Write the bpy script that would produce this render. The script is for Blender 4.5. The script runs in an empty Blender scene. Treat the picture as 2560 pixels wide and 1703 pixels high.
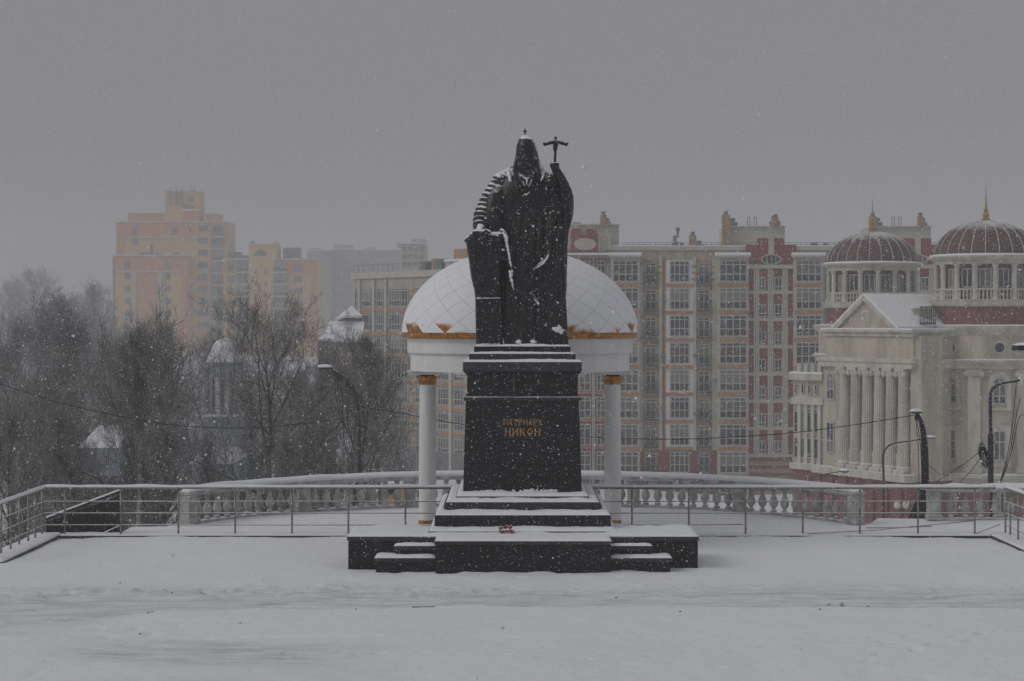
import bpy, bmesh, math, random
import numpy as np
from mathutils import Vector, Matrix, noise
R = math.radians
random.seed(7)
rng = np.random.default_rng(11)
scene = bpy.context.scene
COL = scene.collection

# ------------------------------------------------------------------ camera
F = 4590.0      # focal length in photograph pixels (2560 wide)
H = 5.4         # eye height above the square
HZ = 800.0      # horizon row in the photograph
cam_d = bpy.data.cameras.new('camera'); cam = bpy.data.objects.new('camera', cam_d); COL.objects.link(cam)
cam.location = (0, 0, H); cam.rotation_euler = (R(90), 0, 0)
cam_d.sensor_width = 36; cam_d.lens = F / 2560 * 36
cam_d.shift_y = -(851.5 - HZ) / 2560
cam_d.clip_start = 0.5; cam_d.clip_end = 6000
scene.camera = cam

# ------------------------------------------------------------------ world: even snow cloud over a pale daylight sky
SUN_EL, SUN_AZ = 38, 250      # degrees
w = bpy.data.worlds.new('World'); scene.world = w; w.use_nodes = True
nt = w.node_tree; nt.nodes.clear()
out = nt.nodes.new('ShaderNodeOutputWorld'); bg = nt.nodes.new('ShaderNodeBackground')
sky = nt.nodes.new('ShaderNodeTexSky'); sky.sky_type = 'NISHITA'; sky.sun_disc = False
sky.sun_elevation = R(SUN_EL); sky.sun_rotation = R(SUN_AZ); sky.dust_density = 6; sky.air_density = 2
hsv = nt.nodes.new('ShaderNodeHueSaturation'); hsv.inputs['Saturation'].default_value = 0.12
nt.links.new(sky.outputs[0], hsv.inputs['Color'])
tc = nt.nodes.new('ShaderNodeTexCoord'); sep = nt.nodes.new('ShaderNodeSeparateXYZ')
nt.links.new(tc.outputs['Generated'], sep.inputs[0])
ramp = nt.nodes.new('ShaderNodeValToRGB')
ramp.color_ramp.elements[0].position = 0.0; ramp.color_ramp.elements[0].color = (2.72, 2.73, 2.89, 1)
ramp.color_ramp.elements[1].position = 1.0; ramp.color_ramp.elements[1].color = (4.2, 4.24, 4.50, 1)
nz = nt.nodes.new('ShaderNodeTexNoise'); nz.inputs['Scale'].default_value = 2.2; nz.inputs['Detail'].default_value = 3
nt.links.new(tc.outputs['Generated'], nz.inputs['Vector'])
mr = nt.nodes.new('ShaderNodeMapRange'); mr.inputs['To Min'].default_value = 0.90; mr.inputs['To Max'].default_value = 1.10
nt.links.new(nz.outputs['Fac'], mr.inputs['Value'])
vm = nt.nodes.new('ShaderNodeVectorMath'); vm.operation = 'SCALE'
nt.links.new(sep.outputs['Z'], ramp.inputs['Fac']); nt.links.new(ramp.outputs['Color'], vm.inputs[0]); nt.links.new(mr.outputs[0], vm.inputs['Scale'])
mix = nt.nodes.new('ShaderNodeMixRGB'); mix.inputs['Fac'].default_value = 0.93
nt.links.new(hsv.outputs[0], mix.inputs[1]); nt.links.new(vm.outputs[0], mix.inputs[2])
nt.links.new(mix.outputs[0], bg.inputs['Color']); bg.inputs['Strength'].default_value = 0.1
nt.links.new(bg.outputs[0], out.inputs['Surface'])

sun_d = bpy.data.lights.new('sun', 'SUN'); sun_d.energy = 0.9; sun_d.angle = R(30); sun_d.color = (1.0, 0.985, 0.96)
sun = bpy.data.objects.new('sun', sun_d); COL.objects.link(sun)
az = R(SUN_AZ)   # light comes from behind and left of the camera
sdir = Vector((math.sin(az) * math.cos(R(SUN_EL)), math.cos(az) * math.cos(R(SUN_EL)), math.sin(R(SUN_EL))))
sun.rotation_euler = sdir.to_track_quat('Z', 'Y').to_euler()

scene.view_settings.view_transform = 'Standard'; scene.view_settings.look = 'None'
scene.view_settings.exposure = -0.38; scene.view_settings.gamma = 1.0
scene.view_settings.use_curve_mapping = False
scene.cycles.max_bounces = 5; scene.cycles.diffuse_bounces = 3; scene.cycles.glossy_bounces = 2
scene.cycles.volume_bounces = 1; scene.cycles.caustics_reflective = False; scene.cycles.caustics_refractive = False

# ------------------------------------------------------------------ helpers
def WX(x, D): return (x - 1280) * D / F
def WZ(y, D): return H + (HZ - y) * D / F
def PX(x, y, D): return Vector((WX(x, D), D, WZ(y, D)))

def thing(name, label, cat, loc=(0, 0, 0), group=None):
    o = bpy.data.objects.new(name, None); COL.objects.link(o)
    o.location = loc; o.empty_display_size = 0.2
    o['label'] = label; o['category'] = cat
    if group: o['group'] = group
    return o
def tag(o, label, cat, group=None):
    o['label'] = label; o['category'] = cat
    if group: o['group'] = group
    return o
def wloc(o):
    v = Vector((0, 0, 0))
    while o is not None:
        v = v + Vector(o.location); o = o.parent
    return v
def np_mesh(name, verts, faces, k):
    """verts (n,3) array, faces (m,k) int array"""
    me = bpy.data.meshes.new(name)
    verts = np.asarray(verts, dtype=np.float32); faces = np.asarray(faces, dtype=np.int32)
    me.vertices.add(len(verts)); me.vertices.foreach_set('co', verts.ravel())
    m = len(faces)
    me.loops.add(m * k); me.loops.foreach_set('vertex_index', faces.ravel())
    me.polygons.add(m)
    me.polygons.foreach_set('loop_start', np.arange(0, m * k, k, dtype=np.int32))
    me.polygons.foreach_set('loop_total', np.full(m, k, dtype=np.int32))
    me.update(calc_edges=True); me.validate()
    return me
def link(name, me, mat, parent=None, loc=(0, 0, 0), rotz=0.0, world=True):
    o = bpy.data.objects.new(name, me); COL.objects.link(o)
    if mat is not None and len(me.materials) == 0: me.materials.append(MATS[mat])
    l = Vector(loc)
    if parent is not None:
        o.parent = parent
        if world: l = l - wloc(parent)
    o.location = l; o.rotation_euler = (0, 0, rotz)
    return o

class MB:
    def __init__(s): s.v = []; s.f = []
    def add(s, vs, fs):
        n = len(s.v); s.v += [tuple(v) for v in vs]; s.f += [tuple(i + n for i in f) for f in fs]; return s
    def box(s, x0, x1, y0, y1, z0, z1):
        if x0 > x1: x0, x1 = x1, x0
        if y0 > y1: y0, y1 = y1, y0
        if z0 > z1: z0, z1 = z1, z0
        return s.fr(x0, x1, y0, y1, z0, x0, x1, y0, y1, z1)
    def fr(s, x0, x1, y0, y1, z0, a0, a1, b0, b1, z1):
        return s.add([(x0, y0, z0), (x1, y0, z0), (x1, y1, z0), (x0, y1, z0), (a0, b0, z1), (a1, b0, z1), (a1, b1, z1), (a0, b1, z1)],
                     [(3, 2, 1, 0), (4, 5, 6, 7), (0, 1, 5, 4), (1, 2, 6, 5), (2, 3, 7, 6), (3, 0, 4, 7)])
    def px(s, x0, x1, y0, y1, D, front, back):
        """box from pixel columns/rows measured at distance D, from depth D+front to D+back"""
        return s.box(WX(x0, D), WX(x1, D), D + front, D + back, WZ(y1, D), WZ(y0, D))
    def prism(s, poly, z0, z1):
        n = len(poly)
        return s.add([(x, y, z0) for x, y in poly] + [(x, y, z1) for x, y in poly],
                     [tuple(range(n - 1, -1, -1)), tuple(range(n, 2 * n))] + [(i, (i + 1) % n, n + (i + 1) % n, n + i) for i in range(n)])
    def xprism(s, poly, y0, y1):
        """poly in (x,z), extruded along y"""
        n = len(poly)
        return s.add([(x, y0, z) for x, z in poly] + [(x, y1, z) for x, z in poly],
                     [tuple(range(n)), tuple(range(2 * n - 1, n - 1, -1))] + [(i, n + i, n + (i + 1) % n, (i + 1) % n) for i in range(n)])
    def obox(s, p, u, n, a0, a1, b0, b1, z0, z1):
        """box in a rotated plan frame: p + u*a + n*b"""
        q = [(p[0] + u[0] * a + n[0] * b, p[1] + u[1] * a + n[1] * b) for a, b in ((a0, b0), (a1, b0), (a1, b1), (a0, b1))]
        return s.prism(q, z0, z1)
    def lathe(s, prof, n, c=(0, 0, 0), a0=0.0, a1=2 * math.pi):
        full = abs(a1 - a0 - 2 * math.pi) < 1e-6
        m = n if full else n + 1
        vs = []; fs = []
        for r, z in prof:
            for i in range(m):
                a = a0 + (a1 - a0) * i / n
                vs.append((c[0] + r * math.cos(a), c[1] + r * math.sin(a), c[2] + z))
        for j in range(len(prof) - 1):
            for i in range(n):
                k = (i + 1) % m
                fs.append((j * m + i, j * m + k, (j + 1) * m + k, (j + 1) * m + i))
        if full:
            fs.append(tuple(range(m - 1, -1, -1))); fs.append(tuple((len(prof) - 1) * m + i for i in range(m)))
        return s.add(vs, fs)
    def tube(s, pts, rad, n=8, cap=True):
        pts = [Vector(p) for p in pts]
        if not hasattr(rad, '__len__'): rad = [rad] * len(pts)
        vs = []; fs = []; prev = None
        for i, p in enumerate(pts):
            t = (pts[min(i + 1, len(pts) - 1)] - pts[max(i - 1, 0)]).normalized()
            if prev is None:
                a = t.orthogonal().normalized()
            else:
                a = (prev - t * prev.dot(t)).normalized()
            prev = a; b = t.cross(a)
            for k in range(n):
                an = 2 * math.pi * k / n
                vs.append(p + (a * math.cos(an) + b * math.sin(an)) * rad[i])
        for i in range(len(pts) - 1):
            for k in range(n):
                k2 = (k + 1) % n
                fs.append((i * n + k, i * n + k2, (i + 1) * n + k2, (i + 1) * n + k))
        if cap:
            fs.append(tuple(range(n - 1, -1, -1))); fs.append(tuple((len(pts) - 1) * n + k for k in range(n)))
        return s.add(vs, fs)
    def ell(s, c, r, nu=12, nv=8, jit=0.0):
        vs = []; fs = []
        vs.append((c[0], c[1], c[2] - r[2]))
        for j in range(1, nv):
            ph = -math.pi / 2 + math.pi * j / nv
            for i in range(nu):
                a = 2 * math.pi * i / nu; q = 1 + random.uniform(-jit, jit)
                vs.append((c[0] + r[0] * q * math.cos(ph) * math.cos(a), c[1] + r[1] * q * math.cos(ph) * math.sin(a), c[2] + r[2] * q * math.sin(ph)))
        vs.append((c[0], c[1], c[2] + r[2])); top = len(vs) - 1
        for i in range(nu):
            k = (i + 1) % nu
            fs.append((0, 1 + k, 1 + i)); fs.append((top, top - nu + i, top - nu + k))
            for j in range(nv - 2):
                a = 1 + j * nu
                fs.append((a + i, a + k, a + nu + k, a + nu + i))
        return s.add(vs, fs)
    def rings(s, rows):
        """closed loft over rows of equal vertex count"""
        n = len(rows[0]); vs = [v for r in rows for v in r]; fs = []
        for j in range(len(rows) - 1):
            for i in range(n):
                k = (i + 1) % n
                fs.append((j * n + i, j * n + k, (j + 1) * n + k, (j + 1) * n + i))
        fs.append(tuple(range(n - 1, -1, -1))); fs.append(tuple((len(rows) - 1) * n + i for i in range(n)))
        return s.add(vs, fs)
    def mesh(s, name, smooth=False, bevel=0.0, centre=True):
        v = np.array(s.v, dtype=np.float64)
        c = (v.min(0) + v.max(0)) / 2 if centre else np.zeros(3)
        me = bpy.data.meshes.new(name); me.from_pydata([tuple(p) for p in (v - c)], [], s.f); me.update()
        if bevel > 0:
            bm = bmesh.new(); bm.from_mesh(me)
            bmesh.ops.recalc_face_normals(bm, faces=bm.faces)
            ed = [e for e in bm.edges if len(e.link_faces) == 2 and e.calc_face_angle(0) > R(30)]
            bmesh.ops.bevel(bm, geom=ed, offset=bevel, segments=1, affect='EDGES', clamp_overlap=True)
            bm.to_mesh(me); bm.free()
        if smooth:
            me.polygons.foreach_set('use_smooth', [True] * len(me.polygons))
        return me, Vector(c)
    def build(s, name, mat, parent=None, smooth=False, bevel=0.0):
        """vertices are world coordinates"""
        me, c = s.mesh(name, smooth, bevel)
        return link(name, me, mat, parent, c)
def auto_smooth(me, ang=40):
    me.polygons.foreach_set('use_smooth', [True] * len(me.polygons))
    try: me.set_sharp_from_angle(angle=R(ang))
    except Exception: pass
def structure(o): o['kind'] = 'structure'; return o

def vnoise(x, y, seed=0):
    """smooth value noise on numpy arrays, range -1..1"""
    xi = np.floor(x).astype(np.int64); yi = np.floor(y).astype(np.int64); fx = x - xi; fy = y - yi
    fx = fx * fx * (3 - 2 * fx); fy = fy * fy * (3 - 2 * fy)
    def h(a, b):
        n = (a * 374761393 + b * 668265263 + seed * 144269) & 0x7fffffff
        n = ((n ^ (n >> 13)) * 1274126177) & 0x7fffffff
        return ((n ^ (n >> 16)) & 0xffff) / 32767.5 - 1.0
    return (h(xi, yi) * (1 - fx) + h(xi + 1, yi) * fx) * (1 - fy) + (h(xi, yi + 1) * (1 - fx) + h(xi + 1, yi + 1) * fx) * fy

# ------------------------------------------------------------------ materials
MATS = {}
def M(name, col, rough=0.75, var=0.12, scale=3.0, bump=0.0, bscale=40.0, metal=0.0, spec=0.4, rnd=0.0, snow=None, snoise=6.0, col2=None, stretch=None):
    m = bpy.data.materials.new(name); m.use_nodes = True; t = m.node_tree; b = t.nodes['Principled BSDF']
    b.inputs['Roughness'].default_value = rough; b.inputs['Metallic'].default_value = metal; b.inputs['Specular IOR Level'].default_value = spec
    g = t.nodes.new('ShaderNodeNewGeometry'); vec = g.outputs['Position']
    if stretch:
        mp = t.nodes.new('ShaderNodeMapping'); mp.inputs['Scale'].default_value = stretch
        t.links.new(vec, mp.inputs['Vector']); vec = mp.outputs[0]
    n1 = t.nodes.new('ShaderNodeTexNoise'); n1.inputs['Scale'].default_value = scale; n1.inputs['Detail'].default_value = 6; n1.inputs['Roughness'].default_value = 0.6
    t.links.new(vec, n1.inputs['Vector'])
    c2 = col2 or tuple(c * (1 - var * 2) for c in col); c1 = col if col2 else tuple(min(1, c * (1 + var)) for c in col)
    rp = t.nodes.new('ShaderNodeValToRGB'); rp.color_ramp.elements[0].position = 0.35; rp.color_ramp.elements[1].position = 0.65
    rp.color_ramp.elements[0].color = (*c2, 1); rp.color_ramp.elements[1].color = (*c1, 1)
    t.links.new(n1.outputs['Fac'], rp.inputs['Fac']); cout = rp.outputs['Color']
    if rnd > 0:
        oi = t.nodes.new('ShaderNodeObjectInfo'); mm = t.nodes.new('ShaderNodeMapRange')
        mm.inputs['To Min'].default_value = 1 - rnd; mm.inputs['To Max'].default_value = 1 + rnd
        t.links.new(oi.outputs['Random'], mm.inputs['Value'])
        sc = t.nodes.new('ShaderNodeVectorMath'); sc.operation = 'SCALE'; t.links.new(cout, sc.inputs[0]); t.links.new(mm.outputs[0], sc.inputs['Scale']); cout = sc.outputs[0]
    if bump > 0:
        n2 = t.nodes.new('ShaderNodeTexNoise'); n2.inputs['Scale'].default_value = bscale; n2.inputs['Detail'].default_value = 4
        t.links.new(g.outputs['Position'], n2.inputs['Vector'])
        bp = t.nodes.new('ShaderNodeBump'); bp.inputs['Strength'].default_value = bump; bp.inputs['Distance'].default_value = 0.02
        t.links.new(n2.outputs['Fac'], bp.inputs['Height']); t.links.new(bp.outputs[0], b.inputs['Normal'])
    if snow is not None:      # snow lying where the surface turns up
        lo, hi, amp = snow
        sp = t.nodes.new('ShaderNodeSeparateXYZ'); t.links.new(g.outputs['Normal'], sp.inputs[0])
        n3 = t.nodes.new('ShaderNodeTexNoise'); n3.inputs['Scale'].default_value = snoise; n3.inputs['Detail'].default_value = 6; n3.inputs['Roughness'].default_value = 0.65
        t.links.new(g.outputs['Position'], n3.inputs['Vector'])
        ma = t.nodes.new('ShaderNodeMath'); ma.operation = 'MULTIPLY_ADD'; ma.inputs[1].default_value = amp
        t.links.new(n3.outputs['Fac'], ma.inputs[0]); t.links.new(sp.outputs['Z'], ma.inputs[2])
        m2 = t.nodes.new('ShaderNodeMapRange'); m2.inputs['From Min'].default_value = lo + amp * 0.5; m2.inputs['From Max'].default_value = hi + amp * 0.5
        t.links.new(ma.outputs[0], m2.inputs['Value'])
        mx = t.nodes.new('ShaderNodeMixRGB'); mx.inputs[2].default_value = (0.84, 0.85, 0.87, 1)
        t.links.new(m2.outputs[0], mx.inputs[0]); t.links.new(cout, mx.inputs[1]); cout = mx.outputs[0]
        mr2 = t.nodes.new('ShaderNodeMapRange'); mr2.inputs['To Min'].default_value = rough; mr2.inputs['To Max'].default_value = 0.9
        t.links.new(m2.outputs[0], mr2.inputs['Value']); t.links.new(mr2.outputs[0], b.inputs['Roughness'])
        if metal > 0:
            mr3 = t.nodes.new('ShaderNodeMapRange'); mr3.inputs['To Min'].default_value = metal; mr3.inputs['To Max'].default_value = 0
            t.links.new(m2.outputs[0], mr3.inputs['Value']); t.links.new(mr3.outputs[0], b.inputs['Metallic'])
    t.links.new(cout, b.inputs['Base Color'])
    MATS[name] = m; return m
SN = (0.84, 0.85, 0.87)
M('snow', SN, 0.9, 0.02, 4, 0.35, 30, spec=0.2)
M('bronze', (0.008, 0.009, 0.010), 0.36, 0.25, 6, 0.25, 25, spec=0.34, snow=(0.49, 0.69, 0.7), snoise=5)
M('bronze_plain', (0.008, 0.009, 0.010), 0.45, 0.25, 6, spec=0.22, snow=(0.8, 0.95, 0.3))
_t = MATS['bronze'].node_tree         # no snow lodges under the overhang of the hood
_ma = [n for n in _t.nodes if n.type == 'MATH' and n.operation == 'MULTIPLY_ADD'][0]; _z = _ma.inputs[2].links[0].from_socket
_at = _t.nodes.new('ShaderNodeAttribute'); _at.attribute_name = 'sheltered'; _ms = _t.nodes.new('ShaderNodeMath'); _ms.operation = 'SUBTRACT'
_t.links.new(_z, _ms.inputs[0]); _t.links.new(_at.outputs['Fac'], _ms.inputs[1]); _t.links.new(_ms.outputs[0], _ma.inputs[2])
M('granite', (0.011, 0.0115, 0.0125), 0.36, 0.3, 60, 0.05, 120, spec=0.28, rnd=0.35)
M('granite_edge', (0.040, 0.041, 0.045), 0.5, 0.25, 60, 0.05, 120, spec=0.3, rnd=0.25)
M('joint', (0.012, 0.012, 0.012), 0.9)
M('lettering', (0.42, 0.22, 0.09), 0.5, 0.12, 30)
M('white_paint', (0.74, 0.74, 0.73), 0.7, 0.05, 2.5, 0.05, 60, stretch=(1, 1, .15))
M('spire_gold', (0.40, 0.25, 0.07), 0.45, 0.2, 6, metal=0.3)
M('gold', (0.46, 0.19, 0.025), 0.42, 0.3, 9, 0.15, 30, metal=0.5)
M('gold_tile', (0.48, 0.20, 0.025), 0.42, 0.3, 7, 0.2, 30, metal=0.5, snow=(0.045, 0.10, 0.20), snoise=2.2, rnd=0.12)
_t = MATS['gold_tile'].node_tree      # each scale holds its snow a little higher or lower
_ma = [n for n in _t.nodes if n.type == 'MATH' and n.operation == 'MULTIPLY_ADD'][0]; _z = _ma.inputs[2].links[0].from_socket
_oi = _t.nodes.new('ShaderNodeObjectInfo'); _m2 = _t.nodes.new('ShaderNodeMath'); _m2.operation = 'MULTIPLY_ADD'; _m2.inputs[1].default_value = 0.22
_t.links.new(_oi.outputs['Random'], _m2.inputs[0]); _t.links.new(_z, _m2.inputs[2])
_m3 = _t.nodes.new('ShaderNodeMath'); _m3.operation = 'SUBTRACT'; _m3.inputs[1].default_value = 0.08; _t.links.new(_m2.outputs[0], _m3.inputs[0]); _t.links.new(_m3.outputs[0], _ma.inputs[2])
M('seam', (0.10, 0.055, 0.025), 0.8, snow=(0.45, 0.95, 0.8), snoise=2.5)
M('balu', (0.46, 0.46, 0.45), 0.9, 0.2, 3, 0.3, 40, snow=(0.75, 0.95, 0.4), rnd=0.08)
M('steel', (0.30, 0.28, 0.26), 0.4, 0.25, 12, metal=0.6, snow=(0.75, 0.95, 0.3), snoise=14)
M('black_iron', (0.012, 0.012, 0.013), 0.5, snow=(0.75, 0.95, 0.3))
M('pole_dark', (0.045, 0.05, 0.055), 0.5, 0.2, 8, metal=0.2, snow=(0.70, 0.9, 0.4))
M('cable', (0.02, 0.02, 0.02), 0.6)
M('lamp_glass', (0.62, 0.61, 0.55), 0.3)
M('cream', (0.43, 0.38, 0.30), 0.85, 0.11, 0.9, stretch=(1, 1, .2), snow=(0.6, 0.85, 0.3), rnd=0.04)
M('cream_pale', (0.50, 0.47, 0.40), 0.85, 0.05, 0.8, snow=(0.6, 0.85, 0.3), rnd=0.04)
M('brick_red', (0.24, 0.055, 0.05), 0.85, 0.12, 1.5, snow=(0.6, 0.85, 0.3), rnd=0.06)
M('brick_orange', (0.42, 0.22, 0.11), 0.85, 0.10, 1.2, snow=(0.6, 0.85, 0.3), rnd=0.05)
M('win_frame', (0.45, 0.45, 0.44), 0.6, 0.05)
M('vent', (0.16, 0.17, 0.18), 0.6, snow=(0.6, 0.85, 0.3))
M('yellow_wall', (0.64, 0.40, 0.14), 0.85, 0.05, 0.5, snow=(0.6, 0.85, 0.3))
M('orange_wall', (0.60, 0.25, 0.08), 0.85, 0.06, 0.5, snow=(0.6, 0.85, 0.3))
M('trim', (0.62, 0.59, 0.54), 0.85, snow=(0.6, 0.85, 0.3))
M('far_wall', (0.30, 0.29, 0.30), 0.9, 0.06, 0.2, snow=(0.6, 0.85, 0.3))
M('far_pale', (0.48, 0.46, 0.42), 0.9, 0.06, 0.2, snow=(0.6, 0.85, 0.3))
M('academy_wall', (0.49, 0.44, 0.345), 0.85, 0.13, 0.9, stretch=(1, 1, .2), snow=(0.55, 0.8, 0.3), rnd=0.03)
M('academy_trim', (0.55, 0.52, 0.44), 0.8, 0.13, 1.2, stretch=(1, 1, .25), snow=(0.5, 0.8, 0.3), rnd=0.03)
M('academy_red', (0.21, 0.075, 0.065), 0.85, 0.10, 1.0)
M('dome_brown', (0.10, 0.050, 0.043), 0.7, 0.2, 2.5, snow=(0.80, 1.08, 0.5), snoise=1.6)
M('roof_snow', SN, 0.9, 0.02, 2, 0.3, 8)
M('blue_wall', (0.44, 0.52, 0.58), 0.85, 0.08, 0.7, snow=(0.6, 0.85, 0.3))
M('bark', (0.06, 0.054, 0.050), 0.95, 0.2, 3, snow=(0.7, 0.95, 0.5), snoise=8)
M('chimney_brick', (0.36, 0.25, 0.13), 0.85, 0.15, 1.5, snow=(0.6, 0.85, 0.3))
M('house_brick', (0.24, 0.16, 0.13), 0.85, 0.12, 1.5, snow=(0.6, 0.85, 0.3))
M('far_frame', (0.26, 0.25, 0.24), 0.7, 0.05)
M('twig', (0.085, 0.076, 0.072), 0.95, 0.2, 1, snow=(0.22, 0.85, 0.5), snoise=8)
M('birch', (0.32, 0.31, 0.30), 0.8, 0.3, 5, stretch=(1, 1, 4))
M('flake', (0.90, 0.91, 0.93), 0.9, 0.0)
M('petal', (0.32, 0.014, 0.03), 0.7, 0.2, 40, snow=(0.5, 0.7, 0.6), snoise=40)
M('stem', (0.03, 0.05, 0.02), 0.7)
M('kiosk', (0.50, 0.33, 0.14), 0.8, snow=(0.6, 0.8, 0.2))
M('debris', (0.03, 0.026, 0.02), 0.9)
def glass_mat(name, dark, light):
    m = M(name, dark, 0.12, 0.05, 0.6, spec=0.6); t = m.node_tree; b = t.nodes['Principled BSDF']
    oi = t.nodes.new('ShaderNodeObjectInfo'); rp = t.nodes.new('ShaderNodeValToRGB')
    rp.color_ramp.elements[0].position = 0.35; rp.color_ramp.elements[0].color = (*dark, 1)
    rp.color_ramp.elements[1].position = 1.0; rp.color_ramp.elements[1].color = (*light, 1)
    t.links.new(oi.outputs['Random'], rp.inputs['Fac']); t.links.new(rp.outputs[0], b.inputs['Base Color'])
glass_mat('glass', (0.018, 0.02, 0.022), (0.22, 0.21, 0.19))
glass_mat('glass_low', (0.014, 0.014, 0.014), (0.05, 0.05, 0.05))
glass_mat('glass_upper', (0.05, 0.052, 0.055), (0.30, 0.29, 0.27))  # upper panes coloured lighter, for reflected sky and pale curtains

# ================================================================== the ground
BC = (0.27, 43.4); BR = 10.1           # centre and radius of the balustrade arc
def ridge_depth(x):                    # near edge of the trodden lane across the square
    return 34.55 + 0.035 * np.abs(x - 1.5) - 0.22 * np.clip(-x - 1.5, 0, 9) + 0.16 * vnoise(x * 1.1, x * 0 + 3.3, 5) + 0.05 * vnoise(x * 5, x * 0, 6) - 0.10 * np.clip(x - 4.5, 0, 9)
_fr = random.Random(77); FEET = []
for (sx, sy, dx0, dy0, nst) in ((-9.5, 36.4, 1, .02, 26), (-6, 37.6, 1, -.10, 16), (-8.5, 33.0, .9, .42, 14), (3.5, 36.0, 1, .05, 15), (1.0, 29.2, .95, .3, 16), (5.5, 29.0, .75, .66, 14), (-1.2, 38.6, 1, -.02, 7), (7.0, 38.2, .9, -.4, 10), (-3.5, 30.0, .98, -.2, 12)):
    n_ = math.hypot(dx0, dy0); dx0, dy0 = dx0 / n_, dy0 / n_
    for k_ in range(nst):
        l_ = .68 * k_ + _fr.uniform(-.08, .08); s_ = (.11 if k_ % 2 else -.11) + _fr.uniform(-.03, .03); an_ = math.atan2(dy0, dx0) + _fr.uniform(-.2, .2)
        FEET.append((sx + dx0 * l_ - dy0 * s_, sy + dy0 * l_ + dx0 * s_, math.cos(an_), math.sin(an_)))
def plaza_height(x, y):
    z = 0.045 * vnoise(x * 0.35, y * 0.35, 1) + 0.020 * vnoise(x * 1.3, y * 1.3, 2) + 0.0065 * vnoise(x * 6, y * 6, 3)
    rd = ridge_depth(x); lane_far = 37.2 + 0.25 * vnoise(x * 0.5, x * 0 + 9, 8)
    fresh = 1 / (1 + np.exp((y - rd) * 22))
    beyond = 1 / (1 + np.exp(-(y - lane_far) * 4))
    patch = np.clip((vnoise(x * 0.22 + 4, y * 0.5, 12) + 0.1) * 2, 0, 1) * np.clip((-x - 1.2) * 0.35, 0, 1)
    fresh = fresh * (1 - patch)
    undist = np.maximum(fresh, beyond); packed = 1 - undist
    z = z + 0.075 * fresh + 0.045 * beyond - 0.05
    rough = np.clip(vnoise(x * 2.6, y * 3.4, 21) * 1.6, 0, 1) * np.clip(vnoise(x * 0.4, y * 0.8, 22) + 0.25, 0, 1)
    z = z + packed * (0.009 * vnoise(x * 1.6, y * 13, 4) + 0.022 * rough * vnoise(x * 9, y * 9, 7))
    z = z + 0.03 * fresh * np.clip(vnoise(x * 5.2, y * 6.5, 23) - 0.35, 0, 1) * np.clip(vnoise(x * 0.5, y * 0.7, 24) + 0.5, 0, 1)
    fp = np.clip(vnoise(x * 2.9, y * 3.3, 31) - 0.48, 0, 1) * np.clip(vnoise(x * 0.33 + 9, y * 0.5, 32), 0, 1)
    z = z - 0.13 * fp * fresh
    crumb = np.clip(vnoise(x * 7, y * 7, 33) - 0.5, 0, 1) * np.exp(-((y - rd) / 0.25) ** 2)
    z = z + 0.09 * crumb
    # crumbly strip on the far side of the lane, stronger on the left
    strip = np.exp(-((y - 36.9 - 0.04 * x) / 0.55) ** 2) * np.clip(vnoise(x * 5, y * 7, 41) * 1.5, 0, 1)
    z = z + strip * (0.03 + 0.03 * np.clip(-x * 0.2, 0, 1))
    # drift banked against the granite
    cx = 0.24
    dx = np.maximum(np.abs(x - cx) - 1.86, 0); d1 = np.hypot(dx, np.maximum(39.0 - y, 0))
    dx2 = np.maximum(np.abs(x - cx) - 3.2, 0); d2 = np.hypot(dx2, np.maximum(39.24 - y, 0))
    dx3 = np.maximum(np.abs(x - cx) - 3.8, 0); d3 = np.hypot(dx3, np.maximum(39.9 - y, 0))
    d = np.minimum(np.minimum(d1, d2), d3)
    z = z + (0.018 + 0.022 * vnoise(x * 4, y * 2, 51)) * np.exp(-d / 0.14) + 0.02 * np.exp(-d / 1.2)
    # trails of footprints and two shallow wheel tracks
    for fx, fy, ca, sa in FEET:
        near = (np.abs(x - fx) < .3) & (np.abs(y - fy) < .3)
        if near.any():
            dx_, dy_ = x[near] - fx, y[near] - fy; u_, v_ = dx_ * ca + dy_ * sa, -dx_ * sa + dy_ * ca; q_ = (u_ / .15) ** 2 + (v_ / .06) ** 2
            z[near] = z[near] - .05 * np.exp(-q_ ** 2) + .010 * np.exp(-((q_ - 1.9) / .7) ** 2)
    for off in (0.0, 1.5):
        tr = y - (31.2 + off + 0.055 * x + 0.010 * x * x); z = z - 0.014 * np.exp(-(tr / .11) ** 4) + 0.006 * np.exp(-((np.abs(tr) - .17) / .05) ** 2)
    return z, packed * (0.65 + 0.35 * vnoise(x * 1.1, y * 5, 61))
def grid(xs, ys, fn):
    X, Y = np.meshgrid(xs, ys); Z, A = fn(X, Y)
    v = np.stack([X.ravel(), Y.ravel(), Z.ravel()], 1); nx, ny = len(xs), len(ys)
    i = (np.arange(ny - 1)[:, None] * nx + np.arange(nx - 1)[None, :]).ravel()
    return v, np.stack([i, i + 1, i + nx + 1, i + nx], 1), A.ravel()
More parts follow.
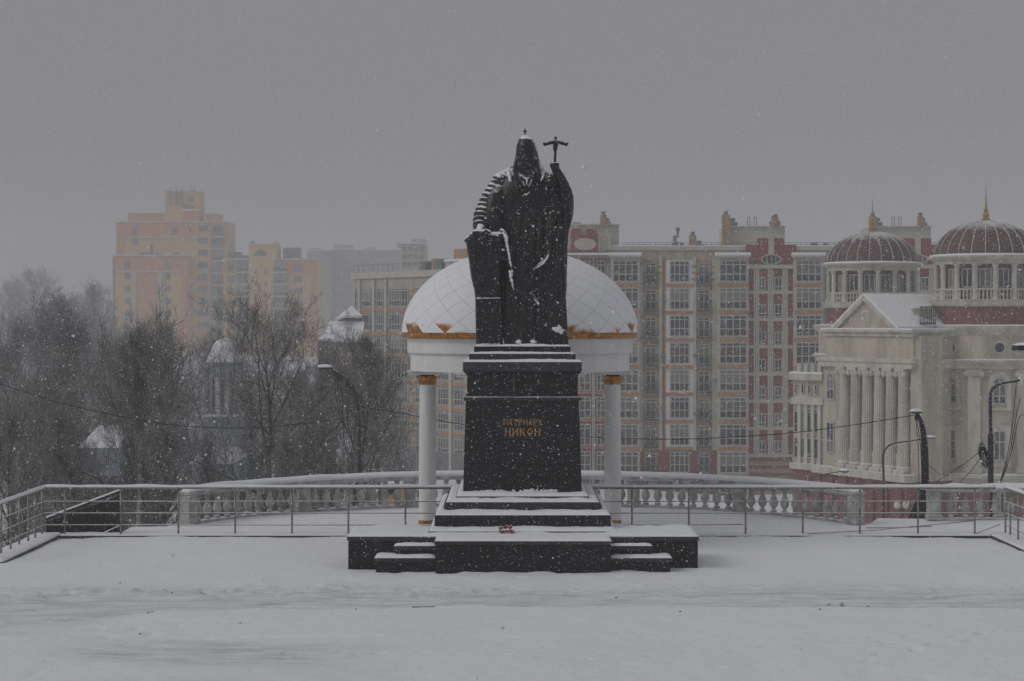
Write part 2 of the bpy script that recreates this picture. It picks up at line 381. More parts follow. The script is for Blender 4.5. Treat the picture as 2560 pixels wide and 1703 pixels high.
# snow material for the square: packed snow is greyer and smoother than fresh snow
m = bpy.data.materials.new('square_snow'); m.use_nodes = True; t = m.node_tree; b = t.nodes['Principled BSDF']
at = t.nodes.new('ShaderNodeAttribute'); at.attribute_name = 'packed'
g = t.nodes.new('ShaderNodeNewGeometry')
mp = t.nodes.new('ShaderNodeMapping'); mp.inputs['Scale'].default_value = (0.7, 3.0, 1.0); t.links.new(g.outputs['Position'], mp.inputs[0])
n1 = t.nodes.new('ShaderNodeTexNoise'); n1.inputs['Scale'].default_value = 1.6; n1.inputs['Detail'].default_value = 7; n1.inputs['Roughness'].default_value = 0.65; t.links.new(mp.outputs[0], n1.inputs['Vector'])
ad = t.nodes.new('ShaderNodeMath'); ad.operation = 'MULTIPLY'; t.links.new(at.outputs['Fac'], ad.inputs[0])
mrr = t.nodes.new('ShaderNodeMapRange'); mrr.inputs['From Min'].default_value = 0.3; mrr.inputs['From Max'].default_value = 0.62; t.links.new(n1.outputs['Fac'], mrr.inputs['Value'])
t.links.new(mrr.outputs[0], ad.inputs[1])
mx = t.nodes.new('ShaderNodeMixRGB'); mx.inputs[1].default_value = (0.84, 0.85, 0.87, 1); mx.inputs[2].default_value = (0.50, 0.51, 0.53, 1)
t.links.new(ad.outputs[0], mx.inputs[0]); t.links.new(mx.outputs[0], b.inputs['Base Color'])
b.inputs['Roughness'].default_value = 0.75; b.inputs['Specular IOR Level'].default_value = 0.25
n2 = t.nodes.new('ShaderNodeTexNoise'); n2.inputs['Scale'].default_value = 22; n2.inputs['Detail'].default_value = 5; t.links.new(g.outputs['Position'], n2.inputs['Vector'])
bp = t.nodes.new('ShaderNodeBump'); bp.inputs['Strength'].default_value = 0.8; bp.inputs['Distance'].default_value = 0.02; t.links.new(n2.outputs['Fac'], bp.inputs['Height']); t.links.new(bp.outputs[0], b.inputs['Normal'])
MATS['square_snow'] = m

def add_square(name, xs, ys):
    v, f, a = grid(xs, ys, plaza_height)
    me = np_mesh(name, v, f, 4); me.polygons.foreach_set('use_smooth', [True] * len(me.polygons))
    al = me.attributes.new('packed', 'FLOAT', 'POINT'); al.data.foreach_set('value', a.astype(np.float32))
    return structure(link(name, me, 'square_snow'))
add_square('square', np.arange(-12.0, 12.41, 0.05), np.arange(25.5, 45.72, 0.05))
# the square goes on to both sides and behind the camera
def coarse(name, polys, z0, z1):
    mb = MB()
    for p in polys: mb.prism(p, z0, z1)
    return structure(mb.build(name, 'snow'))
coarse('square_surround', [[(-60, -60), (60, -60), (60, 25.51), (-60, 25.51)]], -1.2, 0.02)
coarse('square_side', [[(-60, 25.51), (-11.99, 25.51), (-11.99, 40.4), (-60, 40.4)]], -1.2, 0.05)
coarse('square_edge', [[(12.39, 25.51), (60, 25.51), (60, 49.75), (12.39, 49.75)]], -1.2, 0.03)
arc = [(BC[0] + 10.5 * math.sin(R(a)), BC[1] + 10.5 * math.cos(R(a))) for a in np.linspace(-61, 61, 49)]
def terrace_h(x, y): return 0.03 * vnoise(x * 0.4, y * 0.4, 71) + 0.012 * vnoise(x * 1.5, y * 1.5, 72) + 0.004 * vnoise(x * 6, y * 6, 73) + 0.02, x * 0
poly = [(-9.9, 45.70), (-9.9, 47.7), (-9.0, 47.9)] + arc + [(9.9, 49.75), (12.41, 49.75), (12.41, 45.70)]
bm = bmesh.new()
vs = [bm.verts.new((x, y, 0.0)) for x, y in poly]; bm.faces.new(vs); bmesh.ops.triangulate(bm, faces=bm.faces[:])
for _ in range(6):
    ed = [e for e in bm.edges if e.calc_length() > 0.35]
    if not ed: break
    bmesh.ops.subdivide_edges(bm, edges=ed, cuts=1); bmesh.ops.triangulate(bm, faces=bm.faces[:])
xy = np.array([v.co[:2] for v in bm.verts]); zz, _ = terrace_h(xy[:, 0], xy[:, 1])
for v, z in zip(bm.verts, zz): v.co.z = z - 0.004
me = bpy.data.meshes.new('terrace'); bm.to_mesh(me); bm.free(); me.polygons.foreach_set('use_smooth', [True] * len(me.polygons))
structure(link('terrace', me, 'snow'))
mb = MB(); mb.prism(poly, -4.0, -0.06); structure(mb.build('terrace_wall', 'balu'))
mb = MB(); mb.box(-11.98, 12.4, 40.3, 45.6, -4, -0.08); structure(mb.build('square_wall', 'balu'))

def hill(x, y):
    """ground falling away below the terrace"""
    dl = np.maximum(-13.0 - x, 0) + 0 * y
    dl = np.where(y < 40.0, 0, dl)
    db = np.maximum(y - 48.0, 0)
    d = np.where(y < 40, 0, np.where(x > -13, np.maximum(y - 54.0, 0), np.hypot(np.minimum(dl, 60), np.maximum(y - 44, 0))))
    s = np.clip(d / 62.0, 0, 1); s = s * s * (3 - 2 * s)
    z = -1.6 - 11.6 * s
    z = z + s * (0.8 * vnoise(x * 0.04, y * 0.04, 81) + 0.25 * vnoise(x * 0.17, y * 0.17, 82))
    z = z + np.clip((y - 230) / 300, 0, 1) * 8 * np.clip((-x) / 80, 0, 1)
    return z
xs = np.concatenate([np.linspace(-1500, -160, 24), np.linspace(-150, 150, 151), np.linspace(160, 1500, 24)])
ys = np.concatenate([np.linspace(-80, 30, 8), np.linspace(34, 200, 120), np.linspace(206, 500, 50), np.linspace(520, 2600, 20)])
v, f, a = grid(xs, ys, lambda x, y: (hill(x, y), x * 0))
me = np_mesh('hillside', v, f, 4); me.polygons.foreach_set('use_smooth', [True] * len(me.polygons))
structure(link('hillside', me, 'snow'))
def gz(x, y): return float(hill(np.array([float(x)]), np.array([float(y)]))[0])

# ================================================================== snow lying on ledges
def snow_slab(name, parent, x0, x1, y0, y1, z, th=0.05, step=0.06, seed=0, edge=0.03):
    nx = max(8, int((x1 - x0) / step)); ny = max(5, int((y1 - y0) / step))
    def axis(a, b, n):
        q = np.linspace(a, b, n); e = min(0.012, (b - a) * 0.1); return np.unique(np.concatenate([q, [a + e * 0.5, a + e, a + 2 * e, b - e * 0.5, b - e, b - 2 * e]]))
    xs = axis(x0, x1, nx); ys = axis(y0, y1, ny)
    X, Y = np.meshgrid(xs, ys)
    d = np.minimum(np.minimum(X - x0, x1 - X), np.minimum(Y - y0, y1 - Y))
    Z = z + th * (1 - np.exp(-np.maximum(d, 0) / edge)) * (1 + 0.35 * vnoise(X * 2.1, Y * 2.1, 90 + seed) + 0.18 * vnoise(X * 7, Y * 7, 91 + seed))
    Z = np.where(d <= 1e-6, z - 0.003, Z)
    v = np.stack([X.ravel(), Y.ravel(), Z.ravel()], 1); nx = len(xs); ny = len(ys)
    i = (np.arange(ny - 1)[:, None] * nx + np.arange(nx - 1)[None, :]).ravel()
    c = np.array([(x0 + x1) / 2, (y0 + y1) / 2, z])
    me = np_mesh(name, v - c, np.stack([i, i + 1, i + nx + 1, i + nx], 1), 4)
    me.polygons.foreach_set('use_smooth', [True] * len(me.polygons))
    return link(name, me, 'snow', parent, c)

# ================================================================== granite platform under the monument
CX = 0.24
plat = thing('granite_platform', 'low black granite platform with side wings and corner steps under the snow', 'platform', (CX, 41.5, 0))
mb = MB(); mb.box(CX - 1.80, CX + 1.80, 39.06, 44.9, -0.1, 0.64); mb.box(CX - 3.72, CX + 3.72, 39.98, 41.7, -0.1, 0.60); mb.box(CX - 2.1, CX + 2.1, 40.0, 45.2, -.1, .66); mb.build('core', 'joint', plat)
e = [WX(1088.5, 39), WX(1232, 39), WX(1384, 39), WX(1528, 39)]
for i in range(3):
    mb = MB(); mb.box(e[i] + 0.003, e[i + 1] - 0.003, 39.0, 39.07, -0.1, 0.608); mb.build('panel', 'granite', plat, bevel=0.006)
    mb = MB(); mb.box(e[i] - (0.02 if i == 0 else -0.003), e[i + 1] + (0.02 if i == 2 else -0.003), 38.975, 40.3, 0.615, 0.70); mb.build('cap_slab', 'granite_edge', plat, bevel=0.006)
for s in (0, 1):
    xx = e[0] if s == 0 else e[3]
    mb = MB(); mb.box(xx + (0.0 if s == 0 else -0.07), xx + (0.07 if s == 0 else 0.0), 39.075, 40.3, -0.1, 0.608); mb.build('panel', 'granite', plat, bevel=0.005)
snow_slab('snow_cap', plat, e[0] - 0.015, e[3] + 0.015, 38.985, 40.5, 0.70, 0.045, seed=1)
for s in (-1, 1):
    ox = 3.80
    xa, xb = sorted((CX + s * 1.75, CX + s * ox))
    mb = MB(); mb.box(xa, xb, 39.9, 39.98, -0.1, 0.60); mb.build('panel', 'granite', plat, bevel=0.006)
    mb = MB(); mb.box(CX + s * (ox - 0.08), CX + s * (ox - 0.002), 39.985, 41.75, -0.1, 0.60); mb.build('panel', 'granite', plat, bevel=0.006)
    mb = MB(); mb.box(CX + s * (ox + 0.025), CX + s * 1.72, 39.88, 41.78, 0.605, 0.69); mb.build('cap_slab', 'granite_edge', plat, bevel=0.006)
    a, c = sorted((CX + s * (ox + 0.02), CX + s * 1.74)); snow_slab('snow_cap', plat, a, c, 39.89, 41.76, 0.69, 0.055, seed=2 + s)
    # corner steps between the middle block and the wing
    for k, (w, yf, z0, z1) in enumerate(((3.20, 39.25, 0.0, 0.305), (2.80, 39.58, 0.30, 0.525), (2.40, 39.86, 0.5, 0.672))):
        xi = CX + s * 1.86; xo = CX + s * w
        a, c = sorted((xi, xo))
        mb = MB(); mb.box(a + (0.05 if s < 0 else 0), c - (0.05 if s > 0 else 0), yf + 0.03, 39.9 - 0.002 * k, z0 - 0.05, z1 - 0.095); mb.build('riser', 'granite', plat, bevel=0.006)
        md = (a + c) / 2 + 0.1 * s
        for (p, q) in ((a, md - 0.003), (md + 0.003, c)):
            mb = MB(); mb.box(p, q, yf, 39.899 - 0.003 * k, z1 - 0.09, z1); mb.build('tread', 'granite_edge', plat, bevel=0.006)
        snow_slab('snow_cap', plat, a + 0.012, c - 0.012, yf + 0.015, 39.93, z1, 0.05 if k < 2 else 0.02, seed=5 + k + 3 * s, edge=0.05)

# ================================================================== monument pedestal
ped = thing('monument_pedestal', 'tall stepped black granite pedestal with gilt inscription carrying the statue', 'pedestal', (CX, 43.6, 0.70))
CY = 43.75
def tier(name, mat, hw, yf, z0, z1, cuts=(), bevel=0.008, snow=0.05, seed=0, yb=None, snow_in=0.0, top=None):
    yb = yb or (2 * CY - yf)
    xs = [CX - hw] + list(cuts) + [CX + hw]
    for i in range(len(xs) - 1):
        mb = MB(); mb.box(xs[i] + (0.0025 if i else 0), xs[i + 1] - (0.0025 if i < len(xs) - 2 else 0), yf, yb, z0, z1); mb.build(name, mat, ped, bevel=bevel)
    if snow: snow_slab('snow_cap', ped, CX - hw + 0.01, CX + hw - 0.01, yf + 0.008, yb - 0.01, z1, snow, seed=seed, edge=0.04)
tier('base_slab', 'granite_edge', 2.08, 40.28, 0.70, 0.757, seed=11, snow=0.055, yb=45.3)
tier('base_step', 'granite', 1.96, 40.82, 0.757, 1.055, cuts=(WX(1421, 40.82),), seed=12, snow=0.07, yb=45.25)
# moulded step
prof = [(0.0, 1.055), (0.02, 1.075), (0.045, 1.12), (0.05, 1.18), (0.035, 1.24), (0.0, 1.275), (-0.03, 1.285)]
rows = []
for o_, z in prof:
    hw = 1.74 + o_; yf = 41.5 - o_; yb = 45.2 + o_
    ring = []
    for sx, sy in ((-1, -1), (1, -1), (1, 1), (-1, 1)):
        for k in range(4):
            an = {(-1, -1): 180, (1, -1): 270, (1, 1): 0, (-1, 1): 90}[(sx, sy)] + k * 30
            cxx = CX + sx * (hw - 0.08); cyy = (yf + 0.08) if sy < 0 else (yb - 0.08)
            ring.append((cxx + 0.08 * math.cos(R(an)), cyy + 0.08 * math.sin(R(an)), z))
    rows.append(ring)
MB().rings(rows).build('moulded_step', 'granite_edge', ped, smooth=False)
snow_slab('snow_cap', ped, CX - 1.73, CX + 1.73, 41.51, 45.2, 1.28, 0.06, seed=13, edge=0.05)
tier('base_slab', 'granite_edge', 1.52, 41.9, 1.28, 1.372, seed=14, snow=0.07, yb=45.15)
# tapering shaft of large blocks
YF0 = 42.4
def zz(y): return WZ(y, YF0)
zb, zt = 1.36, zz(1003)
def shaft_hw(z):
    k = (z - zb) / (zt - zb); return (1.372 * (1 - k) + 1.310 * k)
def block(z0, z1, xa=None, xb=None, mat='granite', inset=0.0):
    h0, h1 = shaft_hw(z0) - inset, shaft_hw(z1) - inset
    a0 = CX - h0 if xa is None else xa; a1 = CX - h1 if xa is None else xa
    c0 = CX + h0 if xb is None else xb; c1 = CX + h1 if xb is None else xb
    d0 = CY - h0; d1 = CY - h1
    mb = MB(); mb.fr(a0, c0, d0, CY + h0, z0, a1, c1, d1, CY + h1, z1)
    return mb
z1160, z1083 = zz(1160.5), zz(1083)
g_ = 0.006
block(zb, zt, inset=0.02, mat='joint').build('core', 'joint', ped)
xj = WX(1260, YF0)
block(zb, z1160 - g_, xb=xj - g_).build('block', 'granite', ped, bevel=0.006)
block(zb, z1160 - g_, xa=xj + g_).build('block', 'granite', ped, bevel=0.006)
block(z1160 + g_, z1083 - g_).build('block', 'granite', ped, bevel=0.006)
block(z1083 + g_, zt - g_).build('block', 'granite', ped, bevel=0.006)
# torus band
zt2 = zz(992.5); rows = []
for o_, z in ((0.0, zt), (0.035, zt + 0.008), (0.055, zt + 0.035), (0.058, zt + 0.055), (0.04, zt2 - 0.012), (0.0, zt2)):
    hw = 1.305 + o_; rows.append([(CX - hw, CY - hw, z), (CX + hw, CY - hw, z), (CX + hw, CY + hw, z), (CX - hw, CY + hw, z)])
MB().rings(rows).build('torus_band', 'granite_edge', ped)
snow_slab('snow_cap', ped, CX - 1.33, CX + 1.33, CY - 1.33, CY - 1.27, zt2 - 0.006, 0.012, seed=15, edge=0.02)
zu0, zu1 = zt2, zz(943)
xj = WX(1285, YF0)
mb = MB(); mb.box(CX - 1.28, xj - g_, CY - 1.28, CY + 1.28, zu0, zu1); mb.build('block', 'granite', ped, bevel=0.006)
mb = MB(); mb.box(xj + g_, CX + 1.28, CY - 1.28, CY + 1.28, zu0, zu1); mb.build('block', 'granite', ped, bevel=0.006)
rows = []
for k in range(7):
    q = k / 6; hw = 1.275 + 0.085 * (1 - math.cos(q * math.pi / 2)); z = zu1 + (zz(929.5) - zu1) * q
    rows.append([(CX - hw, CY - hw, z), (CX + hw, CY - hw, z), (CX + hw, CY + hw, z), (CX - hw, CY + hw, z)])
MB().rings(rows).build('cove', 'granite', ped)
zc0, zc1 = zz(929.5), zz(904.5)
mb = MB(); mb.box(CX - 1.375, CX + 1.375, CY - 1.375, CY + 1.375, zc0, zc1); mb.build('cornice', 'granite_edge', ped, bevel=0.02)
snow_slab('snow_cap', ped, CX - 1.37, CX + 1.37, CY - 1.37, CY + 1.37, zc1 - 0.004, 0.055, seed=16)
za, zb2 = zc1, zz(885)
mb = MB(); mb.box(CX - 1.235, CX + 1.235, CY - 1.235, CY + 1.235, za, zb2); mb.build('upper_slab', 'granite_edge', ped, bevel=0.008)
snow_slab('snow_cap', ped, CX - 1.23, CX + 1.23, CY - 1.23, CY + 1.23, zb2 - 0.003, 0.05, seed=17)
ztop = zz(866.5)
mb = MB(); mb.box(CX - 1.12, CX + 1.12, CY - 1.12, CY + 1.12, zb2, ztop); mb.build('upper_slab', 'granite', ped, bevel=0.008)
snow_slab('snow_cap', ped, CX - 1.115, CX + 1.115, CY - 1.115, CY + 1.115, ztop - 0.003, 0.05, seed=18)
# broken snow clinging along the foot of the shaft
random.seed(3)
mb = MB()
for i in range(34):
    x = CX + random.uniform(-0.95, 1.0); mb.ell((x, YF0 - 0.05 + random.uniform(-0.03, 0.0), 1.43 + random.uniform(0, 0.04)), (random.uniform(.02, .06), .03, random.uniform(.02, .05)), 7, 5, 0.2)
mb.build('snow_crumbs', 'snow', ped, smooth=True)['kind'] = 'stuff'

# inscription in flared Slavonic capitals, one mesh per letter
def stroke(mb, x0, z0, x1, z1, w0, wm, w1, y0, y1):
    """flared stroke"""
    d = Vector((x1 - x0, z1 - z0)).normalized(); n = Vector((-d.y, d.x)); P = []
    q = [(0, w0), (0.12, wm * 1.15), (0.5, wm), (0.88, wm * 1.15), (1, w1)]
    for k, ww in q: P.append((x0 + (x1 - x0) * k + n.x * ww / 2, z0 + (z1 - z0) * k + n.y * ww / 2))
    for k, ww in reversed(q): P.append((x0 + (x1 - x0) * k - n.x * ww / 2, z0 + (z1 - z0) * k - n.y * ww / 2))
    area = sum(P[i][0] * P[(i + 1) % len(P)][1] - P[(i + 1) % len(P)][0] * P[i][1] for i in range(len(P)))
    if area < 0: P.reverse()
    mb.xprism(P, y0, y1)
V = .24; T_ = .15
GLY = {
 'П': [(.14, 0, .14, 1, V), (.86, 0, .86, 1, V), (-.02, .93, 1.02, .93, T_)],
 'А': [(.30, .55, .30, .0, T_), (.30, .55, .62, 1.0, T_), (.80, 0, .56, 1, V), (.05, .05, .34, .40, T_), (.20, .28, .74, .30, T_)],
 'Т': [(.5, 0, .5, 1, V), (-.02, .93, 1.02, .93, T_), (.03, .68, .03, .96, T_), (.97, .68, .97, .96, T_)],
 'Р': [(.16, -.12, .16, 1, V), (.16, .95, .72, .97, T_), (.72, .99, .92, .72, T_), (.92, .76, .62, .42, T_), (.66, .44, .18, .46, T_)],
 'И': [(.14, 0, .14, 1, V), (.86, 0, .86, 1, V), (.12, .16, .88, .84, T_)],
 'Х': [(.06, 1, .94, 0, V), (.94, 1.0, .06, 0, T_)],
 'Н': [(.14, 0, .14, 1, V), (.86, 0, .86, 1, V), (.10, .66, .90, .42, T_)],
 'К': [(.14, 0, .14, 1, V), (.16, .48, .88, 1.0, T_), (.36, .56, .92, 0, V)],
 'О': [(.5, 1.0, .08, .52, V * .8), (.08, .54, .5, 0, V * .8), (.5, 0, .92, .54, V * .8), (.92, .52, .5, 1.0, V * .8)],
}
def inscription(text, x0, x1, y0, y1, gap, wide):
    z0, z1 = zz(y1), zz(y0); X0, X1 = WX(x0, YF0 + .02), WX(x1, YF0 + .02)
    n = len(text); cw = (X1 - X0) / (n + (n - 1) * gap)
    for i, ch in enumerate(text):
        xa = X0 + i * cw * (1 + gap); mb = MB()
        for k, (a, b_, c, d, ww) in enumerate(GLY[ch]):
            hh = z1 - z0
            yk = k * 0.0006
            zm = z0 + hh * 0.5; yfac = CY - shaft_hw(zm)
            stroke(mb, xa + a * cw, z0 + b_ * hh, xa + c * cw, z0 + d * hh, ww * cw * 1.25, ww * cw * 0.85, ww * cw * 1.25, yfac - 0.014 - yk, yfac + 0.01)
        mb.build('letter', 'lettering', ped)
inscription('ПАТРИАРХ', 1258.5, 1356, 1048.5, 1063, 0.16, 1)
inscription('НИКОН', 1262, 1351, 1070.5, 1090.5, 0.22, 1)

# ================================================================== the statue
SS = 43.6 / 4590 / 2.614; SXC = 0.27; SYC = 43.7; SZ0 = ztop
def S(zx, zy, y=0.0): return Vector((SXC + (zx - 597) * SS, SYC + y, SZ0 + (1475 - zy) * SS))
statue = thing('statue', 'dark bronze statue of a robed bearded cleric with veiled hood, staff and draped stand', 'statue', (SXC, SYC, SZ0))
def loft(mb, rows, n=64, ex=2.5, fold=0.0, kf=9, ph=0.0):
    R_ = []
    for (zy, xl, xr, yf, yb) in rows:
        ring = []; cx = (xl + xr) / 2; rx = (xr - xl) / 2 * SS; cy = (yf + yb) / 2; ry = (yb - yf) / 2
        for i in range(n):
            a = 2 * math.pi * i / n; c, s_ = math.cos(a), math.sin(a)
            q = (abs(c) ** ex + abs(s_) ** ex) ** (-1 / ex)
            fz = max(0, min(1, (zy - 480) / 500)); side = abs(s_)
            f_ = 1 + fold * fz * side * (math.sin(kf * a + ph + zy * 0.004 + 0.8 * math.sin(zy * .006)) + 0.5 * math.sin(2.3 * kf * a + zy * .003))
            p = S(cx, zy); ring.append((p.x + rx * c * q * (1 + (f_ - 1) * 0.3), SYC + cy + ry * s_ * q * f_, p.z))
        R_.append(ring)
    mb.rings(list(reversed(R_)) if rows[0][0] < rows[-1][0] else R_)
def limb(mb, pts, rad, n=18, sub=10, ridge=0.0, rk=1.0, ph=0.0):
    """smooth tapered limb with optional cloth ridges across it"""
    P = [Vector(p) for p in pts]; out_p = []; out_r = []
    def cr(a, b_, c, d, t): return 0.5 * ((2 * b_) + (-a + c) * t + (2 * a - 5 * b_ + 4 * c - d) * t * t + (-a + 3 * b_ - 3 * c + d) * t ** 3)
    m = len(P) - 1
    for i in range(m):
        for k in range(sub):
            t_ = k / sub; i0, i3 = max(i - 1, 0), min(i + 2, m)
            out_p.append(cr(P[i0], P[i], P[i + 1], P[i3], t_)); out_r.append(cr(rad[i0], rad[i], rad[i + 1], rad[i3], t_))
    out_p.append(P[-1]); out_r.append(rad[-1])
    L = 0
    for i in range(len(out_p)):
        if i: L += (out_p[i] - out_p[i - 1]).length
        if ridge: out_r[i] *= 1 + ridge * math.sin(2 * math.pi * L / rk + ph)
    e0 = (out_p[0] - out_p[1]).normalized(); e1 = (out_p[-1] - out_p[-2]).normalized()
    P2 = [out_p[0] + e0 * out_r[0] * q for q in (0.95, 0.7, 0.35)] + out_p + [out_p[-1] + e1 * out_r[-1] * q for q in (0.35, 0.7, 0.95)]
    R2 = [out_r[0] * q for q in (0.3, 0.7, 0.93)] + out_r + [out_r[-1] * q for q in (0.93, 0.7, 0.3)]
    mb.tube(P2, R2, n)
mb = MB()
# robe and mantle
loft(mb, [(1478, 452, 872, -0.60, 0.78), (1420, 450, 868, -0.60, 0.78), (1300, 452, 862, -0.58, 0.78), (1130, 456, 856, -0.55, 0.76), (1000, 450, 866, -0.54, 0.74),
          (900, 446, 872, -0.54, 0.72), (830, 440, 874, -0.56, 0.70), (740, 428, 878, -0.57, 0.68), (660, 412, 880, -0.56, 0.66), (580, 400, 876, -0.55, 0.64),
          (500, 398, 856, -0.53, 0.62), (440, 412, 820, -0.49, 0.58), (395, 438, 790, -0.43, 0.54), (360, 466, 768, -0.37, 0.48), (330, 500, 745, -0.30, 0.42), (300, 540, 706, -0.22, 0.34)],
     fold=0.05, kf=11)
# front of the cassock falling between the mantle edges, long vertical folds
for k, (xa, xb, rr, yy) in enumerate(((520, 500, .11, -.54), (560, 548, .10, -.57), (604, 600, .12, -.58), (650, 652, .10, -.57), (700, 712, .12, -.56), (752, 770, .12, -.55), (806, 818, .11, -.48), (846, 850, .09, -.36))):
    limb(mb, [S(xa + 20, 620, yy + .05), S(xa, 850, yy), S(xb, 1150, yy - .02), S(xb + (k - 3) * 3, 1465, yy - .06)], [0.05, rr * .8, rr, rr * 1.15], 10, 8)
# left arm (viewer's left) in a wide sleeve with heavy cross folds
limb(mb, [S(462, 400, -.05), S(420, 470, -.12), S(372, 560, -.20), S(335, 650, -.32), S(318, 718, -.46)], [.23, .26, .25, .235, .17], 24, 16, ridge=0.055, rk=0.125, ph=1.0)
limb(mb, [S(500, 352, -.02), S(455, 410, -.06), S(430, 470, -.08)], [.16, .25, .24], 20, 14, ridge=0.05, rk=0.11)
# mantle hanging from that arm to the robe
limb(mb, [S(430, 470, -.2), S(415, 560, -.3), S(405, 650, -.36), S(430, 740, -.46), S(470, 900, -.52)], [.22, .25, .25, .2, .14])
# draped stand under the hand
def stand(mb):
    L = [(742, 258, 462), (752, 246, 468), (768, 240, 468), (800, 226, 464), (860, 234, 460), (940, 246, 456), (1030, 259, 452), (1110, 278, 450), (1160, 285, 450), (1300, 287, 452), (1478, 288, 458)]
    rows = []
    for zy, xl, xr in L:
        ring = []; n = 48; cx = (xl + xr) / 2; rx = (xr - xl) / 2 * SS
        for i in range(n):
            a = 2 * math.pi * i / n; c, s_ = math.cos(a), math.sin(a); ex = 7
            q = (abs(c) ** ex + abs(s_) ** ex) ** (-1 / ex)
            f_ = 1.0
            if zy < 1170 and zy > 770: f_ = 1 + 0.025 * math.sin(i * 2.2 + zy * .004)
            shrink = 0.86 if zy < 748 else 1
            p = S(cx, zy); ring.append((p.x + rx * c * q * shrink, SYC - .34 + .44 * s_ * q * f_ * shrink, p.z))
        rows.append(ring)
    mb.rings(list(reversed(rows)))
stand(mb)
limb(mb, [S(255, 775, -.70), S(232, 788, -.72), S(214, 797, -.70)], [.06, .05, .018], 10, 6)          # corner of the cloth
limb(mb, [S(255, 775, -.1), S(232, 788, -.05), S(216, 795, -.05)], [.06, .05, .02], 10, 6)
for zy in (1170, 1466):
    limb(mb, [S(296, zy, -.785), S(452, zy, -.785)], [.022, .022], 8, 8)
limb(mb, [S(296, 1180, -.775), S(296, 1460, -.775)], [.018, .018], 8, 4); limb(mb, [S(450, 1180, -.775), S(450, 1460, -.775)], [.018, .018], 8, 4)
for xx in (285, 330, 378, 425):            # pleats of the cloth below its top roll
    limb(mb, [S(xx, 765, -.78), S(xx - 4, 860, -.78), S(xx + 6, 1000, -.76), S(xx + 10, 1130, -.74)], [.045, .035, .03, .015], 8, 8)
# hand lying on the stand: palm and five bent fingers
limb(mb, [S(326, 708, -.48), S(318, 728, -.62), S(314, 736, -.70)], [.13, .12, .10], 14, 6)
for k, (fx, ln) in enumerate(((278, 24), (297, 31), (317, 34), (338, 30))):
    limb(mb, [S(304 + k * 9, 734, -.70), S(fx + 6, 736, -.82), S(fx, 746, -.89), S(fx - 1, 746 + ln, -.88)], [.042, .04, .037, .028], 9, 5)
limb(mb, [S(345, 728, -.60), S(366, 732, -.70), S(376, 742, -.78)], [.045, .042, .03], 9, 5)
# mantle edges that catch the snow
limb(mb, [S(458, 742, -.62), S(482, 775, -.70), S(494, 840, -.70), S(512, 920, -.70), S(520, 990, -.69), S(522, 1060, -.68), S(534, 1118, -.66)], [.09, .075, .06, .06, .07, .055, .02], 12, 8)
limb(mb, [S(782, 560, -.55), S(780, 660, -.62), S(772, 760, -.66), S(766, 850, -.68), S(742, 920, -.70), S(690, 966, -.70), S(660, 1010, -.68), S(648, 1050, -.64)], [.03, .04, .045, .05, .055, .05, .04, .02], 12, 8)
limb(mb, [S(650, 1130, -.66), S(668, 1165, -.69), S(696, 1206, -.69)], [.02, .04, .025], 10, 6)
for q in range(4):      # broad folds of the hanging mantle on the staff side
    limb(mb, [S(800 + q * 20, 720, -.50 + q * .07), S(790 + q * 22, 900, -.56 + q * .1), S(770 + q * 26, 1120, -.58 + q * .1), S(780 + q * 26, 1440, -.58 + q * .1)], [.07, .10, .11, .09], 10, 8)
# flaring hem at the foot
limb(mb, [S(770, 1362, -.62), S(815, 1378, -.66), S(858, 1392, -.58), S(880, 1398, -.40)], [.06, .08, .075, .04], 12, 6)
limb(mb, [S(700, 1345, -.64), S(735, 1340, -.68), S(765, 1350, -.66)], [.03, .05, .03], 10, 6)
for fx in (560, 655): limb(mb, [S(fx, 1462, -.45), S(fx + 4, 1462, -.72), S(fx + 8, 1466, -.86)], [.10, .10, .06], 12, 6)     # shoe tips
# arm raised to the staff: hanging sleeve, forearm and fist
limb(mb, [S(745, 385, 0.0), S(800, 450, -.05), S(850, 530, -.14), S(868, 575, -.22)], [.22, .24, .22, .20], 18, 10, ridge=.05, rk=.2)
limb(mb, [S(872, 580, -.20), S(872, 500, -.30), S(848, 420, -.36), S(818, 355, -.40), S(800, 322, -.42)], [.19, .175, .14, .11, .085], 18, 10, ridge=.03, rk=.13)
limb(mb, [S(880, 560, -.12), S(884, 640, -.05), S(872, 740, 0.0), S(862, 900, 0.0)], [.17, .13, .08, .06], 14, 8)
limb(mb, [S(770, 360, -.28), S(764, 400, -.36), S(768, 440, -.42)], [.05, .06, .03], 10, 6, ridge=.2, rk=.09)
limb(mb, [S(806, 322, -.42), S(801, 304, -.44)], [.085, .085], 12, 4)
for k in range(4):
    z_ = 296 + k * 10
    limb(mb, [S(822, z_ + 2, -.42), S(818, z_, -.52), S(800, z_ - 1, -.555), S(784, z_ + 1, -.51), S(786, z_ + 3, -.44)], [.032, .034, .034, .032, .024], 8, 4)
limb(mb, [S(790, 322, -.44), S(776, 306, -.46), S(776, 292, -.50)], [.04, .036, .026], 8, 4)
